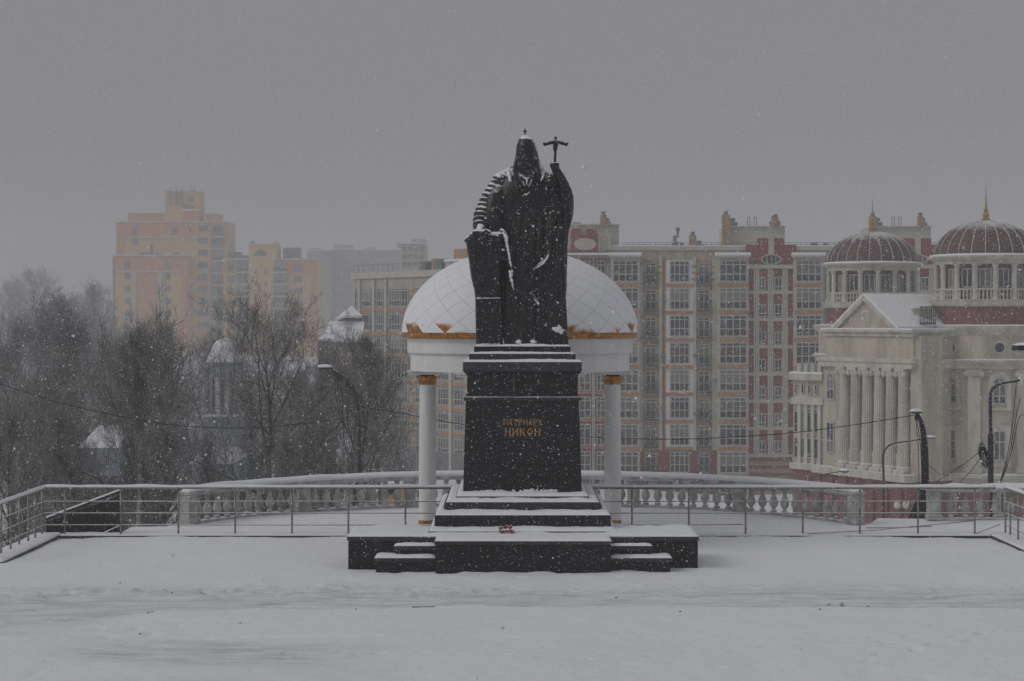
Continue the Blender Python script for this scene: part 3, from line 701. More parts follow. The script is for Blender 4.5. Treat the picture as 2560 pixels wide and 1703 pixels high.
# veiled hood
loft(mb, [(95, 600, 612, -.01, .05), (100, 588, 628, -.07, .12), (109, 577, 645, -.13, .18), (124, 567, 662, -.185, .24), (148, 558, 675, -.225, .29), (172, 552, 683, -.245, .31), (200, 548, 690, -.265, .33),
          (236, 542, 698, -.285, .36), (262, 536, 706, -.20, .37), (285, 528, 714, -.16, .38), (312, 519, 722, -.20, .40), (345, 516, 724, -.16, .44), (380, 516, 724, -.12, .48), (430, 516, 722, -.05, .52)], n=48, ex=2.1)
limb(mb, [S(562, 460, -.52), S(548, 400, -.44), S(543, 330, -.36), S(552, 275, -.33), S(564, 240, -.28)], [.04, .05, .05, .035, .015], 10, 8)
limb(mb, [S(684, 456, -.52), S(694, 400, -.44), S(694, 330, -.36), S(680, 275, -.33), S(664, 240, -.28)], [.04, .05, .05, .035, .015], 10, 8)
limb(mb, [S(530, 300, -.1), S(522, 360, -.25), S(530, 430, -.42), S(536, 470, -.5)], [.06, .07, .07, .03], 12, 8)
limb(mb, [S(710, 300, -.1), S(716, 360, -.25), S(706, 430, -.42), S(700, 470, -.5)], [.06, .07, .07, .03], 12, 8)
# face: brow, eyes, cheeks, nose, moustache, long beard
mb.ell(S(617, 282, -.19), (.165, .15, .245), 20, 14)
limb(mb, [S(580, 266, -.30), S(600, 261, -.34), S(617, 265, -.35), S(634, 261, -.34), S(654, 266, -.30)], [.014, .018, .016, .018, .014], 8, 5)
for s_ in (-1, 1):
    mb.ell(S(617 + s_ * 22, 277, -.32), (.03, .02, .016), 8, 6); mb.ell(S(617 + s_ * 29, 298, -.295), (.05, .04, .05), 8, 6)
    limb(mb, [S(617, 322, -.37), S(617 + s_ * 20, 330, -.38), S(617 + s_ * 34, 352, -.40)], [.02, .02, .014], 8, 5)
    limb(mb, [S(617 + s_ * 40, 305, -.24), S(617 + s_ * 44, 350, -.40), S(617 + s_ * 36, 400, -.51), S(617 + s_ * 12, 448, -.57)], [.05, .06, .055, .03], 10, 7)
limb(mb, [S(617, 264, -.34), S(617, 290, -.38), S(617, 306, -.395)], [.02, .026, .036], 8, 5)
loft(mb, [(308, 582, 652, -.30, -.1), (322, 578, 656, -.385, -.1), (350, 574, 662, -.45, -.15), (390, 580, 656, -.52, -.2), (425, 594, 640, -.57, -.3), (455, 608, 626, -.585, -.4)], n=24, ex=2.0)
for k in range(5):
    xx = 585 + k * 16; limb(mb, [S(xx, 335, -.42), S(xx * .8 + 617 * .2, 385, -.52), S(xx * .4 + 617 * .6, 440, -.585)], [.016, .018, .012], 7, 6)
# chain and breast medallion
limb(mb, [S(575, 440, -.52), S(592, 478, -.57), S(614, 500, -.59), S(640, 478, -.57), S(662, 440, -.52)], [.018] * 5, 8, 6)
mb.ell(S(614, 512, -.585), (.075, .035, .075), 12, 8)
limb(mb, [S(586, 520, -.57), S(600, 506, -.59)], [.018, .018], 7, 3); limb(mb, [S(646, 520, -.57), S(630, 506, -.59)], [.018, .018], 7, 3)
me, c = mb.mesh('body', False)
tmp = bpy.data.objects.new('tmp', me); COL.objects.link(tmp)
rm = tmp.modifiers.new('r', 'REMESH'); rm.mode = 'VOXEL'; rm.voxel_size = 0.017; rm.adaptivity = 0.0
sm = tmp.modifiers.new('s', 'SMOOTH'); sm.iterations = 2; sm.factor = 0.4
dg = bpy.context.evaluated_depsgraph_get(); me2 = bpy.data.meshes.new_from_object(tmp.evaluated_get(dg)); me2.name = 'body'
bpy.data.objects.remove(tmp)
nv = len(me2.vertices); co = np.empty(nv * 3, np.float32); me2.vertices.foreach_get('co', co); co = co.reshape(-1, 3)
nn = np.empty(nv * 3, np.float32); me2.vertices.foreach_get('normal', nn); nn = nn.reshape(-1, 3)
dd = 0.010 * vnoise(co[:, 0] * 5 + co[:, 1] * 4, co[:, 2] * 3, 3) + 0.004 * vnoise(co[:, 0] * 17 + co[:, 1] * 9, co[:, 2] * 15, 4)
co = co + nn * dd[:, None]; me2.vertices.foreach_set('co', co.ravel()); me2.update()
_p = co + np.array([c.x, c.y, c.z]); _fx = (_p[:, 0] - S(617, 0).x) / (58 * SS); _fz = (_p[:, 2] - S(0, 292).z) / (62 * SS)
_al = me2.attributes.new('sheltered', 'FLOAT', 'POINT'); _al.data.foreach_set('value', (0.7 * np.clip(1.6 - (_fx ** 2 + _fz ** 2), 0, 1) * (_p[:, 1] < SYC)).astype(np.float32))
me2.materials.clear(); me2.polygons.foreach_set('use_smooth', [True] * len(me2.polygons))
body = link('body', me2, 'bronze', statue, c)
# staff with its curved cross-piece and small cross
mb = MB(); mb.tube([S(760, 1470, -.62), S(783, 740, -.60), S(794, 420, -.50), S(799, 300, -.455), S(803, 235, -.44), S(805, 190, -.43)], [.028, .028, .03, .032, .03, .03], 10)
mb.tube([S(802, 212, -.435), S(803, 196, -.43), S(805, 172, -.43), S(806, 150, -.43)], [.034, .05, .062, .045], 10)
stf = mb.build('staff', 'bronze_plain', statue, smooth=True)
mb = MB(); pts = []; rr = []
for k in range(25):
    q = -1 + k / 12; pts.append(S(806 + q * 80, 153 + 20 * abs(q) ** 1.6 - (4 if .9 < abs(q) else 0), -.43)); rr.append(.046 - .012 * abs(q) + (.012 if abs(q) > .88 else 0) + .006 * math.sin(k * 2.1))
mb.tube(pts, rr, 10); mb.build('crosspiece', 'bronze_plain', stf, smooth=True)
def cross(zx, z0, z1, zb_, hw, y, par, t_=.015):
    mb = MB(); mb.box(S(zx, 0).x - t_, S(zx, 0).x + t_, SYC + y - t_, SYC + y + t_, S(0, z1).z, S(0, z0).z)
    mb.box(S(zx - hw, 0).x, S(zx + hw, 0).x, SYC + y - t_ - .002, SYC + y + t_ + .002, S(0, zb_).z - t_, S(0, zb_).z + t_); mb.build('cross', 'bronze_plain', par)
cross(806, 116, 150, 127, 11, -.43, stf, .016)
cross(608, 54, 104, 71, 13, .03, statue, .016)
# snow lodged on the statue
random.seed(12)
def snow_strip(pts, rad, sub=7, fl=.55):
    P = [Vector(p) for p in pts]; op = []; orr = []
    for i in range(len(P) - 1):
        for k in range(sub): op.append(P[i].lerp(P[i + 1], k / sub)); orr.append(rad[i] + (rad[i + 1] - rad[i]) * k / sub)
    op.append(P[-1]); orr.append(rad[-1])
    orr = [max(.004, .8 * r * random.uniform(.6, 1.3)) for r in orr]
    op = [p + Vector((random.uniform(-.012, .012), 0, random.uniform(-.012, .012))) for p in op]
    MB().tube(op, orr, 9).build('snow_patch', 'snow', statue, smooth=True)
snow_strip([S(462, 742, -.70), S(482, 765, -.76), S(490, 820, -.765), S(506, 900, -.76), S(514, 960, -.755)], [.05, .055, .045, .035, .03])
snow_strip([S(516, 985, -.755), S(514, 1030, -.75), S(522, 1068, -.735), S(533, 1115, -.69)], [.06, .055, .03, .008])
snow_strip([S(768, 862, -.725), S(748, 910, -.745), S(722, 940, -.755), S(690, 964, -.745), S(672, 985, -.73)], [.006, .03, .035, .02, .006])
snow_strip([S(655, 1142, -.70), S(672, 1175, -.725), S(696, 1207, -.72)], [.006, .016, .032])
snow_strip([S(772, 1360, -.70), S(808, 1366, -.73), S(838, 1382, -.72), S(874, 1396, -.50)], [.02, .07, .06, .02])
snow_strip([S(820, 1335, -.70), S(835, 1362, -.71)], [.015, .05])
snow_strip([S(698, 1340, -.70), S(745, 1338, -.73)], [.008, .018])
for a_, b_2, r_ in ((462, 474, .035), (515, 560, .04), (556, 584, .085), (590, 625, .035), (632, 660, .06), (760, 800, .02)): snow_strip([S(a_, 1473, -.82), S((a_ + b_2) / 2, 1468, -.84), S(b_2, 1474, -.82)], [.02, r_, .02], 5)
snow_strip([S(466, 1425, -.70), S(470, 1474, -.74)], [.008, .03])
for zy in (1166, 1463): snow_strip([S(300, zy, -.80), S(448, zy, -.80)], [.012, .013], 14)
snow_strip([S(250, 748, -.55), S(300, 741, -.60), S(360, 738, -.55), S(420, 738, -.55), S(466, 740, -.58)], [.03, .05, .05, .05, .05])
snow_strip([S(250, 756, -.2), S(340, 736, -.2), S(440, 736, -.2)], [.06, .07, .07]); snow_strip([S(216, 793, -.70), S(240, 776, -.70)], [.012, .05])
snow_strip([S(330, 768, -.83), S(352, 770, -.83)], [.012, .014], 4); snow_strip([S(388, 758, -.82), S(436, 764, -.82)], [.01, .016], 5)
snow_strip([S(582, 372, -.50), S(590, 410, -.565), S(606, 442, -.60)], [.008, .013, .008]); snow_strip([S(652, 360, -.48), S(648, 405, -.56), S(630, 446, -.60)], [.008, .013, .008])
snow_strip([S(600, 388, -.575), S(617, 394, -.59), S(634, 386, -.575)], [.012, .03, .012]); snow_strip([S(617, 400, -.585), S(616, 432, -.615)], [.03, .008])
snow_strip([S(590, 508, -.61), S(604, 496, -.615), S(616, 500, -.62), S(634, 482, -.61)], [.008, .012, .012, .014])
snow_strip([S(496, 345, -.33), S(505, 372, -.40), S(512, 408, -.46)], [.05, .06, .035]); snow_strip([S(726, 330, -.22), S(728, 365, -.36), S(712, 408, -.47)], [.05, .04, .02])
snow_strip([S(694, 270, -.27), S(704, 300, -.26), S(706, 330, -.28)], [.012, .035, .02]); snow_strip([S(660, 140, -.12), S(676, 165, -.10), S(684, 205, -.10)], [.03, .025, .01])
snow_strip([S(886, 455, -.30), S(902, 490, -.30), S(912, 520, -.26)], [.02, .045, .02])

# flowers left on the platform
fl = thing('carnation_bouquet', 'small bunch of dark red carnations dusted with snow lying on the granite platform', 'flowers', (WX(1268, 40.0), 40.0, 0.74))
random.seed(5)
for k in range(13):
    x = WX(1250 + (k % 7) * 5.8 + random.uniform(-3, 3), 40.0); y = 39.95 + 0.14 * (k // 7) + random.uniform(-.03, .03); z = 0.80 + 0.075 * (k // 7) + random.uniform(-.015, .02)
    mb = MB(); mb.tube([(x + random.uniform(-.02, .02), y + .28, .755), (x, y + .04, z - .02)], .006, 5)
    f_ = mb.build('stem', 'stem', fl)
    mb = MB(); mb.ell((x, y, z), (.036, .034, .032), 10, 7, .28); mb.build('bloom', 'petal', f_)

# ================================================================== rotunda with the gilded dome
RX, RY = WX(1300, 48.6), 48.6
rot = thing('rotunda', 'white open rotunda with gilded tiled dome under snow behind the statue', 'rotunda', (RX, RY, 0))
m3 = 48.6 / F
colr = 231.5 * m3
zcap0, zcap1 = WZ(961.5, 48.6), WZ(940.5, 48.6)
zent0, zent1, zent2, zband, zdome = WZ(925.5, 48.6), WZ(883, 48.6), WZ(845, 48.6), WZ(844.5, 48.6), WZ(831.5, 48.6)
def column_parts():
    sh = MB().lathe([(.222, 0.06), (.225, 1.5), (.215, 2.8), (.208, zcap0 + .01)], 28).mesh('shaft', centre=False)[0]; auto_smooth(sh, 50)
    ba = MB().lathe([(.235, -.02), (.24, .02), (.228, .06), (.228, .105), (.2225, .115)], 28).mesh('base_ring', centre=False)[0]; auto_smooth(ba, 40)
    n = 28; prof = []
    for k in range(7):
        q = k / 6; prof.append((.212 + .055 * q + .008 * math.sin(q * 9), zcap0 + (zcap1 - zcap0) * q))
    prof += [(.235, zcap1 - .003), (.2, zcap1 - .02)]
    ca = MB().lathe(prof, n).mesh('capital', centre=False)[0]
    co = np.array([v.co for v in ca.vertices]); an = np.arctan2(co[:, 1], co[:, 0]); rr = 1 + .03 * np.cos(an * 10)
    co[:, 0] *= rr; co[:, 1] *= rr; ca.vertices.foreach_set('co', co.astype(np.float32).ravel()); auto_smooth(ca, 50)
    ab = MB().lathe([(.19, zcap1 - .02), (.19, zcap1 + .03), (.24, zcap1 + .035), (.24, zcap1 + .05)], 24).mesh('abacus', centre=False)[0]
    return sh, ba, ca, ab
sh, ba, ca, ab = column_parts()
for a in (0, 64, 116, 180, 244, 296):
    a = R(a); p = Vector((RX + colr * math.cos(a), RY + colr * math.sin(a), 0))
    c_ = link('column', sh, 'white_paint', rot, p); 
    for nm, me_, mt in (('base_ring', ba, 'gold'), ('capital', ca, 'gold'), ('abacus', ab, 'joint')):
        link(nm, me_, mt, c_, (0, 0, 0), world=False)
    # impost block under the ring beam
    mb = MB(); u = (math.cos(a), math.sin(a)); n_ = (-math.sin(a), math.cos(a))
    mb.obox((p.x, p.y), u, n_, -.36, .48, -.36, .36, zcap1 + .045, zent0 - .055); mb.obox((p.x, p.y), u, n_, -.38, .515, -.385, .385, zent0 - .055, zent0 - .012)
    mb.build('impost', 'white_paint', rot, bevel=0.008)
ri = colr - .36
def ring(name, mat, prof, n=96):
    rows = prof; mb = MB(); vs = []; fs = []; m_ = len(rows)
    for i in range(n):
        a = 2 * math.pi * i / n
        for r, z in rows: vs.append((RX + r * math.cos(a), RY + r * math.sin(a), z))
    for i in range(n):
        k = (i + 1) % n
        for j in range(m_): j2 = (j + 1) % m_; fs.append((i * m_ + j, k * m_ + j, k * m_ + j2, i * m_ + j2))
    mb.add(vs, fs); o = mb.build(name, mat, rot); auto_smooth(o.data, 30); return o
r1, r2 = 273 * m3, 281 * m3
ring('ring_beam', 'white_paint', [(ri, zent0), (r1, zent0), (r1, zent1), (ri, zent1)])
ring('frieze', 'white_paint', [(ri, zent1 + .002), (r2 - .03, zent1 + .002), (r2, zent1 + .03), (r2, zent2 - .06), (r2 + .05, zent2 - .02), (r2 + .05, zent2), (ri, zent2)])
rb = 294 * m3
ring('gold_band', 'gold', [(ri, zband), (rb - .01, zband), (rb + .01, zdome), (ri, zdome)])
db = 208 * m3
nd = 26
prof = [((rb - .012) * math.cos(math.pi / 2 * k / nd) + .001, zdome + db * math.sin(math.pi / 2 * k / nd)) for k in range(nd + 1)]
o = MB().lathe(prof, 96, (RX, RY, 0)).build('dome_shell', 'seam', rot); auto_smooth(o.data, 40)
# diamond scales: each row one shared mesh, turned round the axis
NT = 24; NRW = 16
tab = [k / 400 for k in range(401)]; ln = [0]
for k in range(400):
    a0, a1 = math.pi / 2 * tab[k], math.pi / 2 * tab[k + 1]
    ln.append(ln[-1] + math.hypot(rb * (math.cos(a1) - math.cos(a0)), db * (math.sin(a1) - math.sin(a0))))
# row heights shrink with the narrowing circumference
ph_rows = [0.0]; hrow = 26 * m3
cur = 0.0
while len(ph_rows) < NRW + 2:
    ang = math.pi / 2 * np.interp(cur, ln, tab); cur += hrow * (0.42 + 0.58 * math.cos(ang)) * 1.06
    if cur > ln[-1] * .985: break
    ph_rows.append(math.pi / 2 * float(np.interp(cur, ln, tab)))
def dome_pt(th, ph, off):
    r = rb * math.cos(ph); z = db * math.sin(ph); nrm = Vector((math.cos(ph) / rb, math.sin(ph) / db)).normalized()
    r += nrm.x * off; z += nrm.y * off
    return (r * math.sin(th), -r * math.cos(th), zdome + z)
def tile_mesh(j):
    p0 = ph_rows[j - 1] if j > 0 else -0.0; p1 = ph_rows[j]; p2 = ph_rows[j + 1]; ht = math.pi / NT; gp = .986
    mb = MB(); n = 4; vs = []; fs = []; rows = []
    lo = p1 - (p1 - p0) * gp if j > 0 else p1 + .004; hi = p1 + (p2 - p1) * gp
    lev = [lo, (lo + p1) / 2, p1, (p1 + hi) / 2, hi] if j > 0 else [p1 + .004, p1 + (hi - p1) * .33, p1 + (hi - p1) * .66, hi]
    for q in lev:
        if q >= p1: wdt = ht * gp * (1 - (q - p1) / (hi - p1 + 1e-9))
        else: wdt = ht * gp * (1 - (p1 - q) / (p1 - lo + 1e-9))
        wdt = max(wdt, ht * .01); offq = .007 + .002 * (1 - (q - lev[0]) / (lev[-1] - lev[0]))
        rows.append([dome_pt(wdt * (-1 + 2 * i / n), q, offq + .002 * (1 - abs(-1 + 2 * i / n))) for i in range(n + 1)])
    m_ = n + 1
    for r in rows: vs += r
    for r in rows: vs += [(x * .998, y * .998, z - .006) for x, y, z in r]
    K = len(rows) * m_
    for a in range(len(rows) - 1):
        for i in range(n): fs.append((a * m_ + i, a * m_ + i + 1, (a + 1) * m_ + i + 1, (a + 1) * m_ + i))
        fs.append((a * m_, (a + 1) * m_, K + (a + 1) * m_, K + a * m_)); fs.append((a * m_ + n, K + a * m_ + n, K + (a + 1) * m_ + n, (a + 1) * m_ + n))
    for i in range(n): fs.append((i, K + i, K + i + 1, i + 1))
    mb.add(vs, fs); return mb
back = MB()
for j in range(len(ph_rows) - 1):
    tm = tile_mesh(j); me_, c0 = tm.mesh('dome_tile'); auto_smooth(me_, 35)
    for i in range(NT):
        th = 2 * math.pi * (i + .5 * (j % 2)) / NT
        if math.cos(th) > 0.12 and j < 15:
            cth, sth = math.cos(th), math.sin(th)
            link('dome_tile', me_, 'gold_tile', rot, (RX + c0.x * cth - c0.y * sth, RY + c0.x * sth + c0.y * cth, c0.z), th)
        else:
            cth, sth = math.cos(th), math.sin(th)
            back.add([(RX + x * cth - y * sth, RY + x * sth + y * cth, z) for x, y, z in tm.v], tm.f)
o = back.build('dome_tiles', 'gold_tile', rot); auto_smooth(o.data, 35); o['kind'] = 'stuff'
mb = MB(); mb.lathe([(.5, zdome + db * .985), (.3, zdome + db + .03), (.02, zdome + db + .06)], 24, (RX, RY, 0)); mb.build('dome_cap', 'snow', rot, smooth=True)

# ================================================================== balustrades
def bal_profile(h):
    return [(.085, 0), (.085, .07), (.05, .085), (.045, .115), (.075, .15), (.112, .21), (.122, .27), (.112, .33), (.082, .41), (.056, .48), (.047, .54), (.05, .575), (.075, .585), (.075, .61), (.058, .62), (.058, .64), (.085, .65), (.085, h)]
bal_me, _ = MB().lathe(bal_profile(.70), 14).mesh('baluster', centre=False); auto_smooth(bal_me, 45); bal_me.materials.append(MATS['balu'])
def pier_mesh(h, w=.29):
    mb = MB(); mb.box(-w / 2 - .03, w / 2 + .03, -w / 2 - .03, w / 2 + .03, 0, .14); mb.box(-w / 2, w / 2, -w / 2, w / 2, .14, h - .09); mb.box(-w / 2 - .025, w / 2 + .025, -w / 2 - .025, w / 2 + .025, h - .09, h)
    mb.box(-w / 2 + .05, w / 2 - .05, -w / 2 - .012, w / 2 + .012, .22, h - .17)
    return mb.mesh('pier', bevel=.008, centre=False)[0]
def band(name, mat, parent, r0, r1, z0, z1, a0, a1, n=60, top=None):
    mb = MB(); vs = []; fs = []
    if top:   # rounded snow section
        sec = [(r0, z0), (r0 - .012, z0 + top * .45), (r0 + .04, z0 + top * .85), ((r0 + r1) / 2, z0 + top), (r1 - .04, z0 + top * .85), (r1 + .012, z0 + top * .45), (r1, z0)]
    else: sec = [(r0, z0), (r0, z1), (r1, z1), (r1, z0)]
    k = len(sec)
    for i in range(n + 1):
        a = R(a0 + (a1 - a0) * i / n)
        for r, z in sec:
            jit = (1 + .16 * noise.noise((a * 9, r, 0))) if top and z > z0 else 1
            vs.append((BC[0] + r * math.sin(a), BC[1] + r * math.cos(a), z0 + (z - z0) * jit))
    for i in range(n):
        for j in range(k): j2 = (j + 1) % k; fs.append((i * k + j, i * k + j2, (i + 1) * k + j2, (i + 1) * k + j))
    fs.append(tuple(range(k - 1, -1, -1))); fs.append(tuple(n * k + j for j in range(k)))
    mb.add(vs, fs); o = mb.build(name, mat, parent); auto_smooth(o.data, 50); return o
balt = thing('balustrade', 'curved pale stone balustrade with vase balusters and snowy coping behind the rotunda', 'balustrade', (BC[0], BC[1] + BR, 0))
bz = 0.03
band('plinth', 'balu', balt, BR - .15, BR + .15, -.05, bz + .05, -60.5, 60.5)
band('coping', 'balu', balt, BR - .17, BR + .17, bz + .75, bz + .86, -60.2, 60.2)
band('snow_cap', 'snow', balt, BR - .155, BR + .165, bz + .858, 0, -60.2, 60.2, 120, top=.145)
pier_c = pier_mesh(.80); pier_e = pier_mesh(.86, .33)
angs = [-60.5, -37.2, -18.7, 0, 18.7, 37.2, 60.5]
for i, a in enumerate(angs):
    ra = R(a); p = (BC[0] + BR * math.sin(ra), BC[1] + BR * math.cos(ra), bz)
    end = i in (0, 6)
    link('pier', pier_e if end else pier_c, 'balu', balt, p, -ra)
    if end:
        mb = MB(); mb.ell((p[0], p[1], bz + .855), (.185, .185, .085), 14, 8, .05); mb.build('snow_cap', 'snow', balt, smooth=True)
    if i < 6:
        span = angs[i + 1] - a; n = round(span * R(1) * BR / .375) - 1
        for k in range(1, n + 1):
            q = R(a + span * k / (n + 1)); link('baluster', bal_me, 'balu', balt, (BC[0] + BR * math.sin(q), BC[1] + BR * math.cos(q), bz + .05), -q)
bal2 = thing('balustrade', 'straight pale stone balustrade with vase balusters by the black pole on the right', 'balustrade', (11.5, 49.3, 0))
yb_ = 49.35; x0_ = WX(2334, yb_)
mb = MB(); mb.box(x0_, 22, yb_ - .15, yb_ + .15, -.05, bz + .05); mb.build('plinth', 'balu', bal2, bevel=.01)
mb = MB(); mb.box(x0_, 22, yb_ - .17, yb_ + .17, bz + .75, bz + .86); mb.build('coping', 'balu', bal2, bevel=.01)
snow_slab('snow_cap', bal2, x0_ - .02, 22, yb_ - .16, yb_ + .16, bz + .86, .11, seed=33, edge=.05)
link('pier', pier_e, 'balu', bal2, (x0_, yb_, bz))
mb = MB(); mb.ell((x0_, yb_, bz + .855), (.185, .185, .085), 14, 8, .05); mb.build('snow_cap', 'snow', bal2, smooth=True)
for k in range(1, 12): link('baluster', bal_me, 'balu', bal2, (x0_ + .05 + .405 * k, yb_, bz + .05), 0)

# ================================================================== steel railings round the square
def rail_bars(name, mat, parent, pts, r, n=7): return MB().tube(pts, r, n).build(name, mat, parent, smooth=True)
def snow_line(parent, p0, p1, w, h):
    """snow lying along a bar"""
    p0, p1 = Vector(p0), Vector(p1); L = (p1 - p0).length; n = max(4, int(L / .12)); d = (p1 - p0).normalized(); sd = Vector((-d.y, d.x, 0)).normalized(); mb = MB(); rows = []
    for i in range(n + 1):
        q = p0.lerp(p1, i / n); hh = h * (1 + .35 * noise.noise((q.x * 1.7, q.y * 1.7, 3))); ww = w * (1 + .1 * noise.noise((q.x * 3, q.y * 3, 7)))
        rows.append([q + sd * ww * a + Vector((0, 0, hh * b_)) for a, b_ in ((-1, -.1), (-.95, .35), (-.6, .85), (0, 1), (.6, .85), (.95, .35), (1, -.1))])
    MB().rings(rows).build('snow_cap', 'snow', parent, smooth=True)
YR = 45.65; ZH = 1.205; KX0, KX1 = -11.62, 12.27
post_me = MB().tube([(0, 0, -.04), (0, 0, ZH - .1)], .024, 8).tube([(0, 0, ZH - .1), (0, 0, ZH)], .012, 6).mesh('post', True, centre=False)[0]
# kerb
kerb = thing('kerb', 'low dark granite kerb edging the snowy square beneath the railings', 'kerb', (0, YR, 0))
for a, b_ in zip(np.linspace(KX0 + .4, KX1 - .4, 18)[:-1], np.linspace(KX0 + .4, KX1 - .4, 18)[1:]):
    mb = MB(); mb.box(a + .003, b_ - .003, YR - .12, YR + .35, -.05, .045); mb.build('kerbstone', 'granite_edge', kerb, bevel=.006)
for s, xx in ((0, KX0), (1, KX1)):
    yy = np.linspace(40.6 if s == 0 else 38.5, YR + .35, 5 if s == 0 else 7)
    for a, b_ in zip(yy[:-1], yy[1:]):
        mb = MB(); mb.box(xx - (.3 if s == 0 else .395), xx + (.395 if s == 0 else .3), a + .003, b_ - .003, -.05, .045); mb.build('kerbstone', 'granite_edge', kerb, bevel=.006)
    snow_slab('snow_cap', kerb, xx - (.29 if s == 0 else .36), xx + (.36 if s == 0 else .29), yy[0] + .01, YR + .3, .044, .05, seed=40 + s)
snow_slab('snow_cap', kerb, KX0 + .4, KX1 - .4, YR - .11, YR + .36, .044, .045, seed=43, edge=.02)
left_px = [162, 302, 446, 588, 730, 871, 1013.5, 1155]; right_px = [1580, 1722, 1864, 2007, 2149.5, 2295, 2437]
def railing(name, label, xs_px, xa, xb, low=True, top_b=None):
    t_ = thing(name, label, 'railing', ((xa + xb) / 2, YR, .07))
    for x in xs_px: link('post', post_me, 'steel', t_, (WX(x, YR), YR, .07))
    tb = top_b if top_b is not None else xb
    rail_bars('handrail', 'steel', t_, [(xa, YR, ZH + .02), (tb, YR, ZH + .02)], .032, 10); snow_line(t_, (xa, YR, ZH + .04), (tb, YR, ZH + .038), .048, .062)
    for k, z in enumerate((.885, .595, .300)):
        if k == 2 and not low: continue
        rail_bars('bar', 'steel', t_, [(xa, YR, z), (xb, YR, z)], .0115, 7); snow_line(t_, (xa, YR, z + .008), (xb, YR, z + .008), .010, .010)
    return t_
railing('railing', 'straight steel railing with snowy handrail left of the monument', left_px, KX0, WX(1175, YR))
rr_ = railing('railing', 'straight steel railing with broken lower bars right of the monument', right_px, WX(1450, YR), WX(2506, YR), False, WX(2488, YR))
rail_bars('bar', 'steel', rr_, [(WX(1450, YR), YR, .30), (WX(1700, YR), YR, .30), (WX(1857, YR), YR + .02, .315)], .0115, 7)
pts = [PX(1752, 1343.5, YR - .03), PX(1930, 1339, YR - .03), PX(2180, 1326, YR - .03), PX(2330, 1312, YR), PX(2437, 1301.5, YR)]
rail_bars('fallen_bar', 'steel', rr_, pts, .012, 7)
rail_bars('fallen_bar', 'steel', rr_, [PX(2437, 1335, YR), PX(2500, 1311, YR)], .0115, 7)
rail_bars('fallen_bar', 'steel', rr_, [PX(2163, 1320, YR + .3), PX(2250, 1319, YR + .3), PX(2330, 1316, YR + .3)], .012, 7)
def side_rail(label, xx, ys_, y_near):
    t_ = thing('railing', label, 'railing', (xx, (ys_[0] + ys_[-1]) / 2, .07))
    for y in ys_: link('post', post_me, 'steel', t_, (xx, y, .07))
    rail_bars('handrail', 'steel', t_, [(xx, YR + .02, ZH + .018), (xx, y_near, ZH + .018)], .032, 10); snow_line(t_, (xx, YR, ZH + .04), (xx, y_near, ZH + .038), .048, .062)
    for z in (.885, .595, .30):
        rail_bars('bar', 'steel', t_, [(xx, YR, z), (xx, y_near, z)], .0115, 7); snow_line(t_, (xx, YR, z + .008), (xx, y_near, z + .008), .010, .010)
side_rail('steel side railing with snowy handrail running towards the viewer on the left', KX0, [YR - .25, 44.75, 44.1, 43.3, 42.55, 41.75, 40.95], 40.8)
side_rail('steel side railing with snowy handrail running towards the viewer on the right', KX1, [YR, 45.2, 44.5, 43.8, 43.1, 42.3, 41.5, 40.7], 39.0)

# black iron parapet of the stair going down on the left
stair = thing('stair_parapet', 'black metal stair parapet with sloping snowy rail behind the left railing', 'parapet', (WX(210, 46.3), 46.3, 0))
Ds = 46.4
pa, pb = PX(116, 1297, Ds), PX(303, 1227, Ds)
zlow = -.4
MB().xprism([(pa.x, zlow), (pb.x, zlow), (pb.x, pb.z - .11), (pa.x, pa.z - .09)], Ds - .01, Ds + .03).build('panel', 'black_iron', stair)
rail_bars('handrail', 'black_iron', stair, [pa, pb], .03, 8); snow_line(stair, pa + Vector((0, 0, .02)), pb + Vector((0, 0, .02)), .04, .04)
for k in range(30):
    q = (k + .5) / 30; p = pa.lerp(pb, q); mb = MB(); mb.box(p.x - .009, p.x + .009, Ds - .009, Ds + .009, p.z - .18, p.z); mb.build('picket', 'black_iron', stair)
qa, qb = PX(250, 1339, Ds - .25), PX(300, 1316, Ds - .25)
rail_bars('lower_rail', 'black_iron', stair, [qa, qb], .022, 7); snow_line(stair, qa + Vector((0, 0, .015)), qb + Vector((0, 0, .015)), .035, .03)
for k in range(7):
    p = qa.lerp(qb, (k + .5) / 7); mb = MB(); mb.box(p.x - .012, p.x + .012, Ds - .262, Ds - .238, p.z - .10, p.z); mb.build('picket', 'black_iron', stair)
for xx in (213, 303):
    p = PX(xx, 1270, Ds); mb = MB(); mb.box(p.x - .025, p.x + .025, Ds - .04, Ds + .05, -.4, WZ(1226 if xx == 303 else 1262, Ds)); mb.build('post', 'black_iron', stair)
mb = MB(); hc = PX(293, 1214, Ds); mb.tube([hc + Vector((.075 * math.cos(R(a)), 0, .06 + .06 * math.sin(R(a)))) for a in range(-20, 201, 20)] , .014, 7); mb.build('hoop', 'black_iron', stair, smooth=True)

